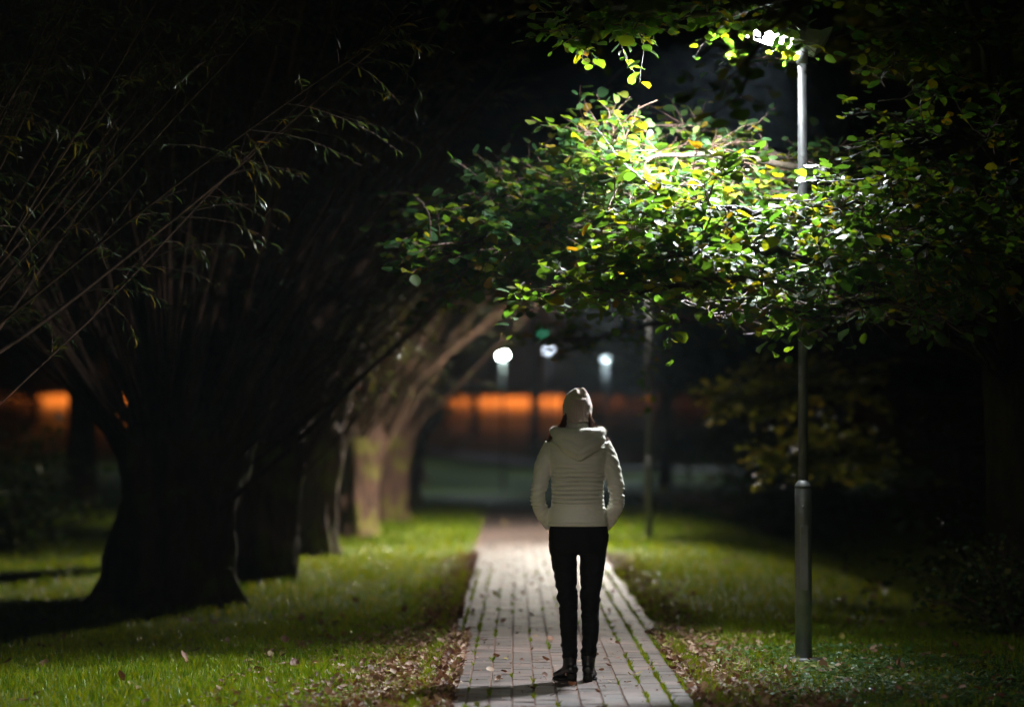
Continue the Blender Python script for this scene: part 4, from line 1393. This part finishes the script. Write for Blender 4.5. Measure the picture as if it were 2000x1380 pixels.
def quilt(co, no):
    for i in range(len(co)):
        x, y, z = co[i]; nx_, ny_, nz_ = no[i]
        arm = abs(x) > .178 or (abs(x) > .150 and z < 1.02)
        if not arm:
            ph = z / .0255 * 2 * PI + 1.2 * mnoise.noise(Vector((x * 8, y * 8, z * 9)))
            if z < .935:
                a = .002 if z > .928 else -.0
            elif z < 1.035:      # diagonal quilting on the lower panel
                a = .0016 * math.sin((x * (1 if x > 0 else -1) * 1.4 + z) / .020 * 2 * PI) - .001
            elif z < 1.38:
                a = (.0075 - .0042 * sm(1.17, 1.27, z)) * (abs(math.sin(ph / 2)) ** .5 - .6)
            else:
                a = 0
            a += .006 * mnoise.noise(Vector((x * 5, y * 5, z * 11)))
        else:
            ph = (z * 1.0 + abs(x) * .8) / .034 * 2 * PI + 1.8 * mnoise.noise(Vector((x * 12, y * 12, z * 10)))
            a = .0032 * (abs(math.sin(ph / 2)) ** .7 - .6) + .007 * mnoise.noise(Vector((x * 9, y * 9, z * 17)))
            if 1.02 < z < 1.16:
                a += .006 * math.sin(z / .022 * 2 * PI + x * 20) * max(0, .6 + mnoise.noise(Vector((x * 10, y * 10, z * 5))))
        a += .0022 * mnoise.noise(Vector((x * 30, y * 30, z * 40)))
        co[i] += no[i] * a
    return co


jk = fuse(J, .0055, 3, 'jacket', M['jacket'], woman, quilt)
hm = MB()
hm.loft([ell(0.002, 0, z, rx, ry, 48, 2.5) for z, rx, ry in [(.912, .166, .127), (.910, .174, .134), (.922, .1765, .1365), (.934, .174, .134), (.936, .166, .127)]], cap=False)
hm.build('hem', M['jacket'], jk)

# --- hood lying on the back
Hd = MB()
C_ = []
R_ = []
for i in range(33):      # thick soft roll round the collar, lower and fatter at the back
    a = -PI / 2 - 2.45 + 4.9 * i / 32
    back = max(0, -math.sin(a))
    C_.append((math.cos(a) * (.128 + .012 * abs(math.cos(a))), math.sin(a) * .105 - .035, 1.452 - .012 * back + .0 * i + .018 * (1 - back)))
    R_.append(.024 + .022 * back)
Hd.tube(C_, R_, 16)
rings = []
for z, hw, y0, dp in [(1.45, .150, -.06, .070), (1.425, .157, -.078, .076), (1.395, .146, -.090, .074), (1.365, .120, -.102, .064), (1.338, .086, -.112, .050), (1.315, .050, -.120, .034), (1.298, .016, -.126, .014)]:
    rings.append(ell(.006, y0 - .018, z, hw, dp, 32, 2.0))
Hd.loft(rings)


def hoodfold(co, no):
    for i in range(len(co)):
        x, y, z = co[i]
        a = .007 * mnoise.noise(Vector((x * 9 + 4, y * 9, z * 14))) + .003 * mnoise.noise(Vector((x * 25, y * 25, z * 30)))
        # fold lines that hang as a shallow V
        a += .0035 * math.sin((z + abs(x) * -.55) / .040 * 2 * PI) * (1 if z < 1.42 else .2)
        co[i] += no[i] * a
    return co


hood = fuse(Hd, .006, 3, 'hood', M['hood'], woman, hoodfold)
fr = MB()
rs = random.Random(4)
for i in range(2600):
    k = rs.randint(0, 31); t = rs.random()
    c = Vector(C_[k]).lerp(Vector(C_[k + 1]), t); rr = R_[k]
    tg = (Vector(C_[k + 1]) - Vector(C_[k])).normalized()
    u = tg.cross(Vector((0, 0, 1))).normalized(); v = u.cross(tg)
    a = rs.uniform(-.6, PI + .6)
    nrm = u * math.cos(a) + v * math.sin(a)
    q = c + nrm * rr * .95
    d = (nrm + Vector((rs.gauss(0, .5), rs.gauss(0, .5), rs.gauss(0, .5)))).normalized()
    L_ = rs.uniform(.006, .017)
    s_ = d.cross(nrm + Vector((.1, .2, .3))).normalized() * .0007
    e = q + d * L_
    fr.add([q - s_, q + s_, e], [(0, 1, 2)])
fr.build('fur_trim', M['fur'], hood, smooth=False)

# --- stand-up collar
cl = MB()
cl.loft([ell(0, .002, z, rx, ry, 36, 2.0) for z, rx, ry in [(1.45, .080, .078), (1.485, .071, .073), (1.52, .0675, .070), (1.538, .066, .068), (1.540, .061, .063), (1.50, .058, .060)]], cap=False)
cl.build('collar', M['jacket'], jk)

# --- hair: strands over both shoulders with wisps
hr = MB()
rs = random.Random(6)
for i in range(300):
    sx = -1 if rs.random() < .62 else 1
    a = rs.uniform(-.9, .6)
    st_ = Vector((sx * (.066 + .006 * rs.random()), -.03 + .05 * a, 1.56 + rs.uniform(-.03, .02)))
    mid = Vector((sx * rs.uniform(.075, .105), -.035 + .03 * a, 1.495 + rs.uniform(-.012, .012)))
    drop = rs.uniform(.04, .26) if sx < 0 else rs.uniform(.02, .12)
    en1 = Vector((sx * rs.uniform(.12, .16), rs.uniform(.0, .07), 1.445 + rs.uniform(-.02, .015)))
    en2 = en1 + Vector((sx * (rs.uniform(.02, .055) + (.02 if drop > .15 else 0)), rs.uniform(-.02, .06), -drop * .95))
    pts = spline([st_, mid, en1, en2], 8)
    wig = rs.uniform(0, .006)
    pts = [q + Vector((rs.gauss(0, wig), rs.gauss(0, wig), rs.gauss(0, wig))) for q in pts]
    hr.tube(pts, np.linspace(.0019, .0007, 8), 3, cap=False)
for i in range(70):      # flyaway wisps
    sx = -1 if rs.random() < .6 else 1
    z = 1.50 - rs.random() * (.22 if sx < 0 else .10)
    st_ = Vector((sx * (.10 + (1.5 - z) * .42), rs.uniform(-.05, .02), z))
    d = Vector((sx * rs.uniform(.3, 1), rs.gauss(0, .4), rs.gauss(.3, .5))).normalized() * rs.uniform(.015, .045)
    curl = Vector((0, 0, -rs.uniform(.005, .03)))
    hr.tube(spline([st_, st_ + d * .6, st_ + d + curl * .4, st_ + d * 1.1 + curl], 6), .0006, 3, cap=False)
hr.build('hair', M['hair'], woman)

# --- slouchy knitted hat
Ht = MB()
prof = [(1.515, .070, .088), (1.525, .079, .097), (1.545, .083, .101), (1.58, .086, .103), (1.62, .086, .102), (1.655, .080, .094), (1.68, .068, .078), (1.698, .050, .056), (1.708, .028, .030), (1.710, .008, .008)]
Ht.loft([ell(0, -.002, z, rx, ry, 40, 2.0) for z, rx, ry in prof])
Ht.tube([(-.03, -.03, 1.695), (-.012, -.045, 1.705), (.0, -.04, 1.70)], [.016, .017, .012], 12)   # gathered crown
Ht.tube([(.045, -.02, 1.69), (.025, -.03, 1.706), (.008, -.035, 1.70)], [.020, .020, .012], 12)
Ht.tube([(.01, .02, 1.70), (.0, .0, 1.708)], [.018, .018], 12)


def hatfold(co, no):
    for i in range(len(co)):
        x, y, z = co[i]
        a_ = math.atan2(y, x)
        a = .0035 * math.sin(7 * a_ + 1) * sm(1.655, 1.70, z) + .004 * mnoise.noise(Vector((x * 14, y * 14, z * 22)))
        if y < 0:      # dent at the back of the crown
            a -= .010 * math.exp(-((z - 1.672) / .012) ** 2) * math.exp(-(x / .04) ** 2)
        a += .0012 * math.sin(z / .012 * 2 * PI) * (z < 1.56)
        co[i] += no[i] * a
    return co


hat = fuse(Ht, .005, 3, 'knitted_hat', M['hat'], woman, hatfold)
fz = MB()
co = np.empty(len(hat.data.vertices) * 3, np.float32); hat.data.vertices.foreach_get('co', co); co = co.reshape(-1, 3)
for i in range(1400):
    q = Vector(co[rs.randrange(len(co))]); c = Vector((0, 0, 1.6)); nrm = (q - c).normalized()
    d = (nrm + rvec(.6)).normalized(); L_ = rs.uniform(.003, .009)
    s_ = d.cross(Vector((.3, .2, .9))).normalized() * .0005
    fz.add([q - s_, q + s_, q + d * L_], [(0, 1, 2)])
fz.build('fuzz', M['fur'], hat, smooth=False)


# night haze: thin damp air between the lamps

if True:
    hb = MB(); hb.box((-310, -45, -2.5), (310, 705, 30))
    m, n, out = new_mat('damp_air')
    v = N(n, 'ShaderNodeVolumePrincipled')
    v.inputs['Color'].default_value = (0.65, 0.85, 1.0, 1)
    v.inputs['Density'].default_value = 0.0003
    v.inputs['Anisotropy'].default_value = 0.3
    n.links.new(v.outputs[0], out.inputs['Volume'])
    tag(hb.build('haze', m, smooth=False), 'thin damp night air round the lamps', 'haze', kind='stuff')
